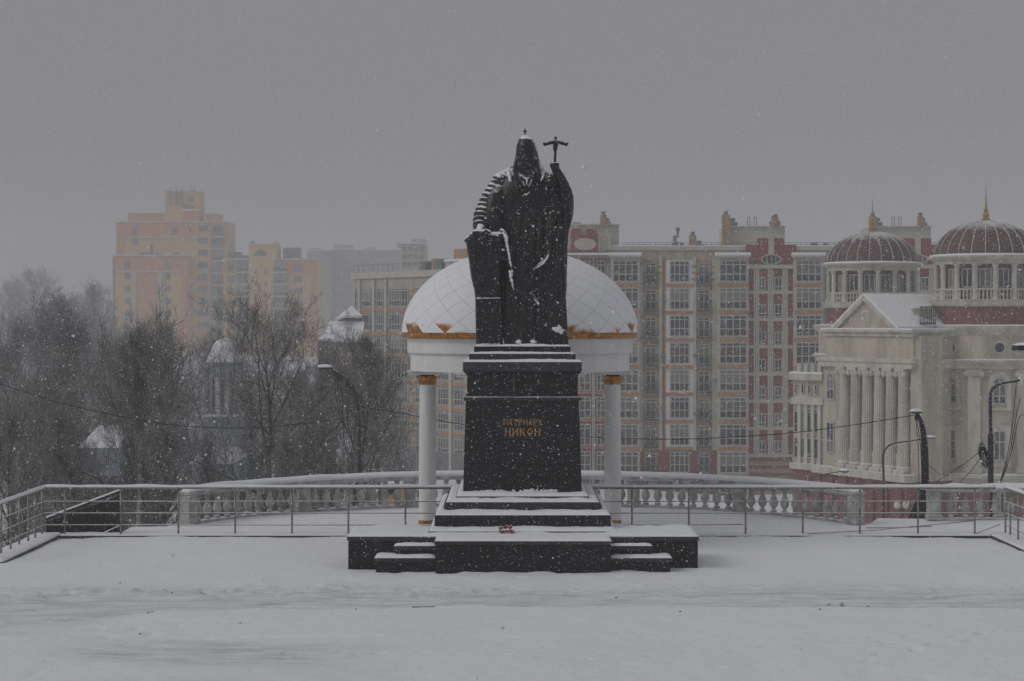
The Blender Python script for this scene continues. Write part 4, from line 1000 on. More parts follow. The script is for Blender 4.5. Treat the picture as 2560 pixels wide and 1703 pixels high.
# bits of litter on the trodden snow
random.seed(9)
mb = MB()
def dz(x, y): return float(plaza_height(np.array([x]), np.array([y]))[0][0])
for (x_, y_) in [(2070, 1505), (2066, 1512), (2075, 1500), (2220, 1512), (1540, 1484), (430, 1474), (380, 1532), (370, 1534), (110, 1486), (1258, 1567), (600, 1556), (890, 1521), (2170, 1504), (350, 1583), (300, 1455), (1700, 1531), (560, 1466), (2050, 1525)]:
    D = F * (H - .03) / (y_ - HZ); x = WX(x_, D); mb.ell((x, D, dz(x, D)), (random.uniform(.015, .04), random.uniform(.02, .04), .014), 6, 4, .3)
o = mb.build('litter', 'debris'); o['kind'] = 'stuff'
D = F * (H - .02) / (1507 - HZ); x = WX(2104, D)
tag(MB().tube([(x - .04, D - .12, dz(x, D) + .01), (x, D, dz(x, D) + .04), (x + .03, D + .1, dz(x, D) + .02)], [.02, .035, .02], 7).build('plastic_scrap', 'black_iron'), 'small black scrap lying on the trodden snow to the right', 'scrap')
D = F * (H - .02) / (1517 - HZ); x = WX(1060, D)
mb = MB(); mb.box(x - .22, x + .2, D - .05, D + .05, dz(x, D) - .03, dz(x, D) + .018); tag(mb.build('drain_cover', 'black_iron', bevel=.005), 'dark metal edge showing through the trodden snow before the monument', 'drain cover')

# ================================================================== windows
WCACHE = {}
def win_meshes(w, h, cols, split, bar, ob, arch):
    key = (round(w, 2), round(h, 2), cols, split, bar, ob, arch)
    if key in WCACHE: return WCACHE[key]
    fr = MB(); hw = w / 2
    zs = split if isinstance(split, tuple) else (split,)
    zs = [z for z in zs if z]
    topz = h - (w / 2 if arch else 0)
    fr.box(-hw, -hw + ob, -.07, .02, 0, topz); fr.box(hw - ob, hw, -.07, .02, 0, topz); fr.box(-hw + ob, hw - ob, -.069, .02, 0, ob)
    if arch:
        n = 10; P = [(-hw * math.cos(math.pi * i / n), topz + hw * math.sin(math.pi * i / n)) for i in range(n + 1)]; Q = [(x * (1 - ob / hw), topz + (z - topz) * (1 - ob / hw)) for x, z in P]
        for i in range(n): fr.xprism([P[i], Q[i], Q[i + 1], P[i + 1]], -.07, .02)
        fr.box(-hw + ob, hw - ob, -.066, .02, topz - bar, topz)
    else: fr.box(-hw + ob, hw - ob, -.069, .02, h - ob, h)
    for k in range(1, cols):
        x = -hw + w * k / cols; fr.box(x - bar / 2, x + bar / 2, -.06, .02, ob, (h - ob) if not arch else topz + (hw * .9 if k * 2 == cols else -.01))
    for z in zs: fr.box(-hw + ob, hw - ob, -.055, .019, z * h - bar / 2, z * h + bar / 2)
    fm = fr.mesh('window', centre=False)[0]; fm.materials.append(MATS['win_frame'])
    zsplit = zs[0] * h if zs else 0
    up = MB()
    if arch:
        n = 10; P = [(-hw * .95 * math.cos(math.pi * i / n), topz + hw * .95 * math.sin(math.pi * i / n)) for i in range(n + 1)]
        up.xprism([(-hw * .95, zsplit)] + P + [(hw * .95, zsplit)], -.03, -.02)
        up.f = [f for f in up.f]
    else: up.box(-hw + .02, hw - .02, -.03, -.02, zsplit, h - .02)
    um = up.mesh('pane', centre=False)[0]
    lm = None
    if zs:
        lo = MB(); lo.box(-hw + .02, hw - .02, -.028, -.018, .02, zsplit - .001); lm = lo.mesh('pane', centre=False)[0]
    WCACHE[key] = (fm, um, lm); return WCACHE[key]
def window(parent, x, y, z, w, h, cols=2, split=None, fmat=None, bar=.07, ob=.08, rotz=0.0, gu='glass', gl='glass_low', arch=False, name='window'):
    fm, um, lm = win_meshes(w, h, cols, split, bar, ob, arch)
    if y > 400:
        if ('far', fm.name) not in WCACHE: c_ = fm.copy(); c_.materials.clear(); c_.materials.append(MATS['far_frame']); WCACHE[('far', fm.name)] = c_
        fm = WCACHE[('far', fm.name)]
    f_ = link(name, fm, 'win_frame', parent, (x, y, z), rotz)
    def pane(me, mt):
        key = (me.name, mt)
        if key not in WCACHE:
            c = me.copy(); c.materials.clear(); c.materials.append(MATS[mt]); WCACHE[key] = c
        p = link('pane', WCACHE[key], None, f_, (0, 0, 0), world=False); return p
    pane(um, gu)
    if lm: pane(lm, gl)
    return f_
def pxwin(parent, x0, x1, y0, y1, D, front, **kw):
    return window(parent, (WX(x0, D) + WX(x1, D)) / 2, D + front, WZ(y1, D), WX(x1, D) - WX(x0, D), WZ(y0, D) - WZ(y1, D), **kw)
def pxpart(name, mat, parent, x0, x1, y0, y1, D, front, back, bevel=0):
    return MB().px(x0, x1, y0, y1, D, front, back).build(name, mat, parent, bevel=bevel)
def oval(name, mat, parent, xc, yc, rx, ry, D, front, thick, mat2=None):
    P = [(WX(xc + rx * math.cos(2 * math.pi * k / 28), D), WZ(yc + ry * math.sin(2 * math.pi * k / 28), D)) for k in range(28)]
    P.reverse(); return MB().xprism(P, D + front, D + front + thick).build(name, mat, parent)

# ================================================================== apartment block behind (about 200 m away)
DA = 202.0; YB = 1330
apt = thing('apartment_building', 'long cream and red brick apartment block with glazed bays behind the dome', 'building', (WX(1900, DA), DA + 8, WZ(YB, DA)))
pxpart('wall', 'cream', apt, 1300, 2420, 620, YB, DA, 0, 16)
pxpart('parapet', 'cream_pale', apt, 1296, 2424, 616, 626, DA, -.25, 16.2)
ROW = [651.5 + 68.0 * k for k in range(9)]
for k in range(11):
    pass
# vertical strips: (x0, x1, kind)
def floor_band(x0, x1, y0, y1, mat='brick_orange', fr=-.18): pxpart('band', mat, apt, x0, x1, y0, y1, DA, fr, .05)
bays = [(1530, 1595), (1795.6, 1865), (1985.7, 2051), (2100, 2165), (2362, 2418)]
for bi, (a, c) in enumerate(bays):
    pxpart('bay', 'cream_pale', apt, a - 4, c + 4, 644, YB, DA, -.9, .02)
    for k, y in enumerate(ROW):
        if y > 1250: continue
        pxwin(apt, a, c, y, y + 54, DA, -.92, cols=4, split=(.36, .80), bar=.11, ob=.13, gu='glass_upper')
        pxpart('band', 'brick_orange', apt, a - 3, c + 3, y + 57, y + 66, DA, -.97, -.88)
    pxpart('canopy', 'roof_snow', apt, a - 9, c + 8, 632, 640, DA, -1.5, .02)
    pxpart('canopy_edge', 'trim', apt, a - 8, c + 7, 640.2, 644, DA, -1.4, .02)
fb = [(1610.5, 1643), (1743.7, 1776), (2066, 2090)]
for a, c in fb:
    pxpart('pilaster', 'cream_pale', apt, a - 12, a - 4, 640, YB, DA, -.3, .02); pxpart('pilaster', 'cream_pale', apt, c + 4, c + 12, 640, YB, DA, -.3, .02)
    for k, y in enumerate(ROW):
        if y > 1250: continue
        pxwin(apt, a + 2, c - 2, y + 5, y + 56, DA, -.03, cols=2, split=(.42, .82), bar=.10, ob=.11, gl='glass_low')
        # window balcony with dark iron rails
        mb = MB(); zt_, zb_ = WZ(y + 32, DA), WZ(y + 57, DA); xa, xb = WX(a - 1, DA), WX(c + 1, DA)
        mb.box(xa, xb, DA - .60, DA - .56, zt_ - .06, zt_); mb.box(xa, xb, DA - .60, DA - .56, zb_, zb_ + .06)
        for q in np.linspace(xa, xb - .04, 9): mb.box(q, q + .04, DA - .598, DA - .562, zb_ + .06, zt_ - .06)
        mb.box(xa, xa + .04, DA - .56, DA, zt_ - .06, zt_); mb.box(xb - .04, xb, DA - .56, DA, zt_ - .06, zt_); mb.box(xa, xb, DA - .6, DA, zb_ - .08, zb_ - .002)
        mb.build('balcony_rail', 'black_iron', apt)
        pxpart('lintel', 'brick_orange', apt, a - 3, c + 3, y - 2, y + 4, DA, -.12, .04)
    if a < 2000:
        for y in (664, 680, 696):
            pxpart('stripe', 'brick_orange', apt, a - 14, a - 3.5, y, y + 6, DA, -.33, -.28); pxpart('stripe', 'brick_orange', apt, c + 3.5, c + 14, y, y + 6, DA, -.33, -.28)
# white framed window column
pxpart('surround', 'white_paint', apt, 1663, 1732, 651, 1118, DA, -.2, .02)
for k, y in enumerate(ROW):
    if y > 1250: continue
    pxwin(apt, 1674, 1723, y + 1, y + 54, DA, -.23, cols=4, split=(.38, .8), bar=.10, ob=.11, gu='glass' if k % 3 else 'glass_upper')
    pxpart('band', 'brick_orange', apt, 1662, 1733, y + 57.5, y + 66, DA, -.34, -.16)
for x in (1652, 1660, 1735): pxpart('pilaster', 'brick_orange', apt, x, x + 4, 650, 1122, DA, -.24, .02)
for x in (1598, 1784): pxpart('pilaster', 'cream_pale', apt, x, x + 8, 640, YB, DA, -.35, .02)
# red brick base storey
for a, c in ((1597.5, 1609), (1645, 1673), (1724, 1742), (1778, 1792)): pxpart('base_brick', 'brick_red', apt, a, c, 1126, YB, DA, -.36, .03)
# red sections with narrow windows and stepped gable
def red_section(x0, x1, first=True):
    w_ = x1 - x0; f_ = lambda q: x0 + w_ * q
    pxpart('red_panel', 'brick_red', apt, x0, x1, 645, 1140, DA, -.30, .02)
    P = [(x0 - 4, 661), (x0 - 4, 613), (f_(.22), 613), (f_(.22), 596), (f_(.78), 596), (f_(.78), 613), (x1 + 4, 613), (x1 + 4, 661)]
    MB().xprism([(WX(x, DA), WZ(y, DA)) for x, y in P], DA - .5, DA + .6).build('gable', 'brick_red', apt)
    pxpart('gable_pilaster', 'cream_pale', apt, f_(.44), f_(.56), 594, 637, DA, -.62, -.45)
    oval('oval_frame', 'cream_pale', apt, f_(.5), 649, 26, 13, DA, -.58, .1); oval('oval_pane', 'glass', apt, f_(.5), 649, 22, 10, DA, -.61, .02)
    for q in (-.5, 0, .5): pxpart('oval_bar', 'win_frame', apt, f_(.5) + q * 22 - 1, f_(.5) + q * 22 + 1, 640, 658, DA, -.66, -.62)
    pxpart('cornice', 'cream_pale', apt, x0 - 2, x1 + 2, 662, 672, DA, -.55, .02)
    for q in (.19, .49, .80): 
        for dx in (-5, 0, 5): pxpart('rib', 'cream_pale', apt, f_(q) + dx - 2, f_(q) + dx + 2, 673, 1138, DA, -.42, -.28)
    for k in range(7):
        y = 693 + 68.0 * k
        for q in (.30, .655): pxwin(apt, f_(q) - 10, f_(q) + 10, y, y + 33, DA, -.36, cols=2, split=(.3,), bar=.09, ob=.10)
        pxpart('sill_band', 'cream_pale', apt, x0, x1, y + 34, y + 42, DA, -.40, -.27)
    for y in range(1142, YB, 18): pxpart('stripe', 'brick_red', apt, x0, x1, y + 3, y + 11, DA, -.24, .02)
red_section(1867.7, 1985); red_section(2232, 2352)
# red framed windows seen between pedestal and rotunda column
for a, c in ((1400, 1432), (1447, 1477), (1491, 1513)):
    for k, y in enumerate(ROW):
        if y > 1250: continue
        pxpart('red_frame', 'brick_red', apt, a - 4, c + 4, y - 5, y + 57, DA, -.12, .02)
        pxwin(apt, a, c, y, y + 54, DA, -.16, cols=2, split=(.38, .8), bar=.10, ob=.11)
for x in (1480, 1484, 1516, 1521): pxpart('pilaster', 'cream_pale', apt, x, x + 3, 660, YB, DA, -.3, .02)
for k, y in enumerate(ROW[1:]): pxpart('band', 'brick_orange', apt, 1390, 1528, y - 12, y - 6.5, DA, -.2, .02)
# roof: railing, penthouses, chimneys, vents
mb = MB()
for x in range(1556, 2420, 14):
    mb.box(WX(x, DA) - .02, WX(x, DA) + .02, DA + .5, DA + .54, WZ(616, DA), WZ(606, DA))
for y in (606, 611): mb.box(WX(1556, DA), WX(2420, DA), DA + .49, DA + .55, WZ(y, DA) - .025, WZ(y, DA) + .025)
mb.build('roof_railing', 'vent', apt)
def penthouse(x0, x1, y0, red=False):
    pxpart('penthouse', 'cream_pale', apt, x0, x1, y0, 618, DA, 4, 12); pxpart('penthouse_coping', 'trim', apt, x0 - 2, x1 + 2, y0 - 3, y0, DA, 3.7, 12.3)
penthouse(1828.6, 1975.6, 563); penthouse(2202, 2348, 563); penthouse(1425, 1553, 558)
def chimney(x0, x1, y0, y1=560, mat='chimney_brick', dd=3.2):
    pxpart('chimney', mat, apt, x0, x1, y0, y1, DA, dd, dd + 1.0)
    mb = MB(); c = PX((x0 + x1) / 2, y0, DA); mb.lathe([(.22, 0), (.22, .35), (.34, .36), (.02, .62)], 8, (c.x, DA + dd + .5, c.z)); mb.build('cowl', 'vent', apt)
def vent(x0, x1, y0, y1, dd=5.0):
    mb = MB(); mb.px(x0, x1, (y0 * .55 + y1 * .45), y1, DA, dd, dd + 1.6); w_ = x1 - x0; mb.px(x0 + w_ * .18, x0 + w_ * .75, y0, y0 * .55 + y1 * .45, DA, dd + .2, dd + 1.3); mb.build('roof_vent', 'vent', apt, bevel=.05)
chimney(1815, 1834, 532, 617); vent(1836, 1858, 538, 563); vent(1944, 1968, 532, 563); chimney(1944, 1957, 540, 563)
chimney(2190, 2206, 536, 617); vent(2207, 2230, 538, 563); chimney(2314, 2325, 536, 563); vent(2326, 2344, 538, 563)
chimney(1505, 1520, 533, 558); vent(1518, 1533, 538, 558); vent(1430, 1466, 549, 558)
vent(1672, 1688, 605, 618); vent(1692, 1706, 583, 618); vent(1710, 1724, 602, 618); chimney(1732, 1748, 584, 617); vent(1748, 1772, 596, 618); vent(2044, 2070, 602, 618); vent(2080, 2092, 602, 618); chimney(1700, 1704, 574, 590, 'vent')
for x in (1884, 1901, 2253, 2270):
    mb = MB(); mb.px(x - 4, x - 2.4, 537, 564, DA, 4.2, 4.3); mb.px(x + 2.4, x + 4, 537, 564, DA, 4.2, 4.3); mb.px(x - 2.4, x + 2.4, 537, 538.6, DA, 4.2, 4.3); mb.build('roof_frame', 'vent', apt)
for (x, y) in ((1602, 790), (1603, 842), (1656, 890), (1736, 888), (1655, 1020), (1737, 1034), (1980, 805), (1600, 660), (1788, 950), (1660, 752)):
    mb = MB(); mb.px(x - 4, x + 4, y - 4, y + 4, DA, -.85, -.36); mb.px(x - 2.6, x + 2.6, y - 2.6, y + 2.6, DA, -.9, -.852); mb.build('air_conditioner', 'vent', apt)
# decorated block over the left end
pxpart('attic', 'cream_pale', apt, 1400, 1527, 585, 622, DA, -.35, 6); pxpart('attic_panel', 'brick_red', apt, 1426, 1494, 586, 633, DA, -.48, -.3)
oval('oval_plaque', 'cream_pale', apt, 1462, 611, 28, 15, DA, -.58, .12)
for a, c in ((1430, 1453), (1468, 1490)): pxpart('red_block', 'brick_red', apt, a, c, 572, 584, DA, -.42, 5)
for x in (1497, 1503, 1509): pxpart('rib', 'cream_pale', apt, x, x + 3, 586, 630, DA, -.5, -.33)
pxpart('ledge', 'roof_snow', apt, 1396, 1530, 633, 638, DA, -1.1, .02)
pxpart('snow_cap', 'roof_snow', apt, 1300, 2420, 614, 616, DA, -.2, 16)

# ================================================================== second block, turned, behind the left column
ap2 = thing('apartment_building', 'cream and orange banded corner block with tall windows behind the bare trees', 'building', (WX(1020, 232), 236, WZ(1160, 232)))
A2 = Vector((WX(885, 240), 240.0)); B2 = Vector((WX(1175, 218), 218.0)); u2 = (B2 - A2).normalized(); n2_ = Vector((u2.y, -u2.x))
if n2_.y > 0: n2_ = -n2_
L2 = (B2 - A2).length; rot2 = math.atan2(u2.y, u2.x)
def a_of(xp):   # along-wall distance of pixel column xp
    t_ = (xp - 1280) / F; return (t_ * A2.y - A2.x) / (u2.x - t_ * u2.y)
z0_2 = WZ(1160, 232); ztop2 = WZ(698, 240)
def o2(name, mat, a0, a1, f0, f1, z0, z1): return MB().obox(A2, u2, n2_, a0, a1, f0, f1, z0, z1).build(name, mat, ap2)
o2('wall', 'cream', 0, L2, -14, 0, z0_2 - 3, ztop2); o2('parapet', 'cream_pale', -.3, L2, -14.3, .3, ztop2, ztop2 + .8)
o2('plinth', 'vent', -.2, L2, -13, .25, z0_2 - 3, z0_2 + 2.2)
mb = MB(); mb.obox(A2, u2, n2_, 0, L2, -.02, .02, ztop2 + 1.7, ztop2 + 1.76)
for q in np.arange(0, L2, 1.2): mb.obox(A2, u2, n2_, q, q + .05, -.02, .02, ztop2 + .8, ztop2 + 1.7)
mb.build('roof_railing', 'vent', ap2)
fh = 3.0; zr0 = ztop2 - 1.3
for k in range(8):
    zt_ = zr0 - fh * k; 
    o2('band', 'brick_orange', .5, L2 - .2, 0, .22, zt_ - 2.95, zt_ - 2.55)
    for (p, q, cols) in ((888, 893.5, 1), (906, 930, 4), (943, 959, 3), (973, 1002, 4), (1005, 1021, 2), (1040, 1060, 3), (1070, 1090, 3), (1096, 1123, 4), (1137, 1160, 3)):
        a0, a1 = a_of(p), a_of(q); am = (a0 + a1) / 2; c = A2 + u2 * am + n2_ * .05
        window(ap2, c.x, c.y, zt_ - 2.35, a1 - a0, 2.35, cols=cols, split=(.33, .85), bar=.10, ob=.11, rotz=rot2, gu='glass_upper' if k % 2 else 'glass')
    for q in range(3): o2('stripe', 'brick_orange', a_of(1022), a_of(1038), 0, .12, zt_ - .5 - q * .8, zt_ - .2 - q * .8)
for p in (899, 935, 965, 1127): a0 = a_of(p); o2('pilaster', 'cream_pale', a0, a0 + .5, 0, .3, z0_2, ztop2 - .2)
o2('setback', 'cream_pale', a_of(1045), L2 - 1, -13, -4, ztop2 + .5, WZ(655, 228)); o2('setback', 'brick_orange', a_of(1050), a_of(1098), -12, -5, ztop2, WZ(628, 236)); o2('setback', 'cream', a_of(1098), L2 - 1, -12, -6, ztop2, WZ(627, 230))
o2('snow_cap', 'roof_snow', a_of(1045), L2 - 1, -13, -3.8, WZ(655, 228), WZ(655, 228) + .35)
o2('roof_vent', 'vent', a_of(990), a_of(1005), -5, -3.5, ztop2 + .5, ztop2 + 2.1); o2('roof_vent', 'vent', a_of(1026), a_of(1043), -5, -3.5, ztop2 + .5, ztop2 + 2.3); o2('chimney', 'brick_orange', a_of(1011), a_of(1022), -5, -4, ztop2 + .5, ztop2 + 2.4)

# ================================================================== yellow and orange tower block (about 460 m away)
DT = 600.0
tw = thing('apartment_tower', 'stepped yellow and orange apartment tower with roof masts above the trees', 'building', (WX(430, DT), DT + 8, WZ(920, DT)))
def tp(name, mat, x0, x1, y0, y1, f, b_): return pxpart(name, mat, tw, x0, x1, y0, y1, DT, f, b_)
YT = 925
tp('wall', 'yellow_wall', 292, 568, 556, YT, 0, 18); tp('upper_band', 'orange_wall', 291, 497, 556, 591, -.4, .05); tp('side_strip', 'orange_wall', 291, 306, 591.5, 636, -.4, .05)
tp('cornice', 'trim', 290, 497, 553, 556, -.8, 18.5); tp('cornice', 'trim', 498, 570, 553, 556, -.8, 18.5); tp('string_course', 'trim', 306, 497, 591.5, 594, -.7, .05)
tp('roof_box', 'orange_wall', 313.7, 407, 532, 553, 4, 14); tp('roof_box', 'yellow_wall', 509, 541, 534, 553, 4, 14); tp('roof_coping', 'trim', 312, 408, 529.5, 532, 3.6, 14.4); tp('roof_coping', 'trim', 507, 543, 531.5, 534, 3.6, 14.4)
tp('stair_tower', 'yellow_wall', 409.6, 496, 478, 553, 1.5, 12); tp('stair_tower_front', 'orange_wall', 457, 495, 526, 556, .4, 1.45); tp('stair_tower_front', 'yellow_wall', 421, 457, 519, 553, .6, 1.45); tp('roof_coping', 'trim', 408, 497.5, 475.5, 478, 1.1, 12.4)
tp('ledge', 'roof_snow', 455, 495, 523, 526, -.2, 1.45); tp('rooftop_kit', 'vent', 456, 482, 512, 522, .5, 1.4)
for x in (424, 439, 453, 478, 484):
    mb = MB(); p = PX(x, 478, DT); top = WZ(465, DT); bot = WZ(514 if x < 460 else 478, DT); mb.tube([(p.x, DT + .9, bot), (p.x, DT + .9, top)], .13, 6)
    if x < 460: mb.box(p.x - .35, p.x + .35, DT + .6, DT + 1.1, WZ(500, DT), WZ(484, DT)); mb.box(p.x - .3, p.x + .3, DT + .6, DT + 1.1, WZ(512, DT), WZ(504, DT))
    mb.build('antenna_mast', 'vent', tw)
pxwin(tw, 470, 482, 490, 505, DT, 1.4, cols=2, bar=.2, ob=.2)
tp('side_strip', 'orange_wall', 524, 528, 556.5, YT, -.35, .05); tp('side_strip', 'orange_wall', 561, 569, 556.5, 592, -.35, .05)
for k in range(9):
    y = 564 + 30.2 * k
    pxwin(tw, 496, 520, y, y + 16, DT, -.1, cols=4, bar=.2, ob=.2)
    pxwin(tw, 528.5, 559.5, y, y + 27, DT, -.4, cols=5, split=(.38,), bar=.16, ob=.2, gu='glass_upper', gl='glass'); tp('balcony_band', 'trim', 528, 560.5, y + 27.2, y + 29.8, -.8, -.05)
for x in (331, 430): pxwin(tw, x, x + 13, 568, 587, DT, -.5, cols=2, split=(.3,), bar=.2, ob=.22)
pxwin(tw, 473, 480, 569, 582, DT, -.5, cols=1, bar=.2, ob=.2); pxwin(tw, 331, 344, 597, 612, DT, -.1, cols=2, bar=.2, ob=.22); pxwin(tw, 376, 383, 611, 637, DT, -.1, cols=1, bar=.2, ob=.2)
# lower front wing
tp('front_wing', 'yellow_wall', 299.7, 477, 642, YT, -7, -.05); tp('upper_band', 'orange_wall', 299, 477.5, 643.5, 678, -7.4, -6.95); tp('cornice', 'trim', 297, 480, 639, 642, -7.8, .3); tp('string_course', 'trim', 302, 461, 678.5, 681.5, -7.6, -6.95)
tp('central_strip', 'orange_wall', 352, 405.5, 682, YT, -7.3, -6.95); tp('side_strip', 'orange_wall', 461, 477.5, 678.5, YT, -7.3, -6.95)
for x in (342.5, 347.5, 406, 412): tp('rib', 'trim', x, x + 3.6, 682, YT, -7.5, -6.95)
for k in range(7):
    y = 653.5 + 30.6 * k if k else 654
    for x in (323.5, 423): pxwin(tw, x, x + 13.5, y, y + (19 if k == 0 else 15.5), DT, -7.5 if k == 0 else -7.1, cols=2, bar=.2, ob=.2)
for x in (355, 371, 392, 440): tp('rooftop_kit', 'vent', x, x + 12, 633, 639, -4, -2)
tp('rooftop_kit', 'vent', 277, 297, 640, YT - 100, 3, 17)
# right wing
tp('right_wing', 'yellow_wall', 561, 795, 650, YT, -2, 14); tp('upper_band', 'orange_wall', 561.5, 625, 650.5, 681, -2.4, -1.95); tp('upper_band', 'orange_wall', 720, 795.5, 650.5, 683, -2.4, -1.95); tp('side_strip', 'orange_wall', 780, 795.5, 683.5, YT, -2.4, -1.95)
tp('cornice', 'trim', 560, 626, 646.5, 650, -2.8, 14); tp('cornice', 'trim', 694, 797, 646.5, 650, -2.8, 14)
tp('gable_tower', 'yellow_wall', 626, 694, 613, YT, -3.5, 8); tp('roof_coping', 'trim', 626, 694, 610, 613, -3.8, 8.4); tp('chimney', 'vent', 626, 634, 603, 610, 0, 2); tp('chimney', 'yellow_wall', 682, 694, 604, 610, 0, 3)
P = [(WX(640 + 32 * (1 - math.cos(math.pi * k / 14)) / 2, DT), WZ(641 - 15 * math.sin(math.pi * k / 14), DT)) for k in range(15)]; P.reverse()
MB().xprism(P, DT - 3.6, DT - 3.45).build('arched_window', 'glass', tw)
for q in (648, 656, 664): tp('arch_bar', 'win_frame', q - .6, q + .6, 627 if q == 656 else 630, 641, -3.7, -3.62)
for x in (571, 736.8):
    w_ = 16 if x < 600 else 21
    for k in range(6): pxwin(tw, x, x + w_, 660 + 30 * k, 660 + 30 * k + (19 if k == 0 else 15.5), DT, -2.5 if k == 0 else -2.1, cols=3, bar=.2, ob=.2)
for x0_t, x1_t in ((593.7, 624), (687.5, 719)):
    for k in range(7): pxwin(tw, x0_t, x1_t, 653 + 30 * k, 653 + 30 * k + 27, DT, -2.7 if x0_t < 600 else -3.6, cols=5, split=(.38,), bar=.16, ob=.2, gu='glass_upper', gl='glass'); tp('balcony_band', 'trim', x0_t, x1_t, 653 + 30 * k + 27.2, 653 + 30 * k + 29.8, -3.9 if x0_t > 600 else -3, -2)
for x in (640.5, 665):
    for k in range(4): pxwin(tw, x, x + 6.5, 674 + 30 * k, 674 + 30 * k + 13, DT, -3.6, cols=1, bar=.2, ob=.2)
tp('rooftop_kit', 'vent', 570, 595, 629, 646, 4, 9); tp('rooftop_kit', 'vent', 704, 745, 618, 646, 4, 10); tp('roof_edge', 'vent', 598, 620, 638, 646, 3, 6)

# ================================================================== pale far blocks
def far_block(label, x0, x1, y0, D, mat, extras=(), rows=6, cols=10):
    t_ = thing('far_block', label, 'building', (WX((x0 + x1) / 2, D), D + 8, WZ(900, D))); MB().px(x0, x1, y0, 905, D, 0, 16).build('wall', mat, t_); MB().px(x0 - 1, x1 + 1, y0 - 2, y0, D, -.4, 16.4).build('snow_cap', 'roof_snow', t_)
    for (a, c, y) in extras: MB().px(a, c, y, y0 - 2, D, 3, 12).build('roof_box', mat, t_)
    w_ = (x1 - x0) / cols
    for r in range(rows):
        for c in range(cols):
            pxwin(t_, x0 + w_ * (c + .22), x0 + w_ * (c + .78), y0 + 8 + r * 19.5, y0 + 19 + r * 19.5, D, -.1, cols=2, bar=.25, ob=.25)
far_block('pale grey housing slab fading into the snowfall, nearest the orange tower', 768, 826, 626, 780, 'far_wall', ((770, 800, 620),), 6, 6)
far_block('grey housing block with raised stair tower fading into the snowfall', 822, 886, 624, 790, 'far_wall', ((832, 876, 611),), 6, 6)
far_block('long grey housing slab fading into the snowfall left of the dome', 880, 1010, 625, 820, 'far_wall', ((912, 934, 618),), 6, 12)
far_block('white block with a rooftop box behind the corner block', 1003, 1062, 609, 420, 'far_pale', ((1028, 1060, 596), (990, 1004, 616)), 3, 4)

# ================================================================== brick house with snowy hipped roofs
DH = 185.0
hs = thing('brick_house', 'small brick house with steep snow covered roofs beside the corner block', 'house', (WX(850, DH), DH + 4, gz(WX(850, DH), DH)))
def hp(x, y): return (WX(x, DH), WZ(y, DH))
MB().px(820, 905, 846, 1010, DH, 0, 8).build('wall', 'house_brick', hs); MB().px(838, 900, 788, 815, DH, 3, 9).build('upper_wall', 'house_brick', hs); MB().px(790, 830, 845, 1010, DH, 2, 8).build('side_wall', 'vent', hs)
def slope(name, pts_f, y0, pts_b, y1, th=.25, mat='roof_snow'):
    n = len(pts_f); mb = MB(); vs = [(*hp(*p)[:1], DH + y0 if not isinstance(y0, list) else DH + y0[i], hp(*p)[1]) for i, p in enumerate(pts_f)]
    mb.add(vs + [(x, y + .3, z - th) for x, y, z in vs], [tuple(range(n)), tuple(range(2 * n - 1, n - 1, -1))] + [(i, n + i, n + (i + 1) % n, (i + 1) % n) for i in range(n)]); mb.build(name, mat, hs)
slope('roof', [(828, 849), (905, 849), (905, 803), (816, 803)], [-.5, -.5, 3, 3], None, None)
slope('roof', [(834, 797), (858, 788), (900, 788), (868, 763)], [1.6, 2.0, 2.5, 5], None, None)
slope('roof', [(790, 847), (832, 846), (828, 835), (815, 830)], [1, .3, .5, 4], None, None)
MB().add([(*hp(812, 830)[:1], DH + .6, hp(812, 830)[1]), (*hp(827, 832)[:1], DH + .2, hp(827, 832)[1]), (*hp(818, 803)[:1], DH + 3, hp(818, 803)[1])], [(0, 1, 2)]).build('gable', 'vent', hs)
for x in (846, 870): pxwin(hs, x, x + 12, 868, 890, DH, -.05, cols=2, bar=.1, ob=.12)

# ================================================================== pale blue church and sheds among the trees
DC = 96.0
ch = thing('blue_church', 'pale blue church tower with snowy dome half hidden by bare trees', 'church', (WX(545, DC), DC + 3, gz(WX(545, DC), DC)))
def lathe_px(name, mat, prof, par, xc, D, n=20, dy=0, smooth=True):
    o = MB().lathe([(r * D / F, WZ(y, D)) for r, y in prof], n, (WX(xc, D), D + dy, 0)).build(name, mat, par); auto_smooth(o.data, 40); return o
lathe_px('dome', 'roof_snow', [(50, 908), (46, 898), (38, 880), (33, 866), (24, 855), (12, 849), (2, 846)], ch, 545, DC, 20, 2.5)
lathe_px('drum', 'blue_wall', [(42, 1080), (42, 909), (48, 907)], ch, 545, DC, 8, 2.5)
for k in (-1, 0, 1):
    pxwin(ch, 545 + k * 24 - 6, 545 + k * 24 + 6, 940, 1032, DC, 1.62 if k == 0 else 1.68, cols=1, split=None, bar=.08, ob=.09, arch=True)
for x in (533, 557): MB().px(x - 5, x + 5, 925, 1042, DC, 1.45, 2.5).build('pilaster', 'white_paint', ch)
MB().px(505, 585, 1043, 1230, DC, .5, 7).build('base', 'blue_wall', ch); MB().px(502, 588, 1040, 1044, DC, .2, 7.3).build('snow_cap', 'roof_snow', ch)
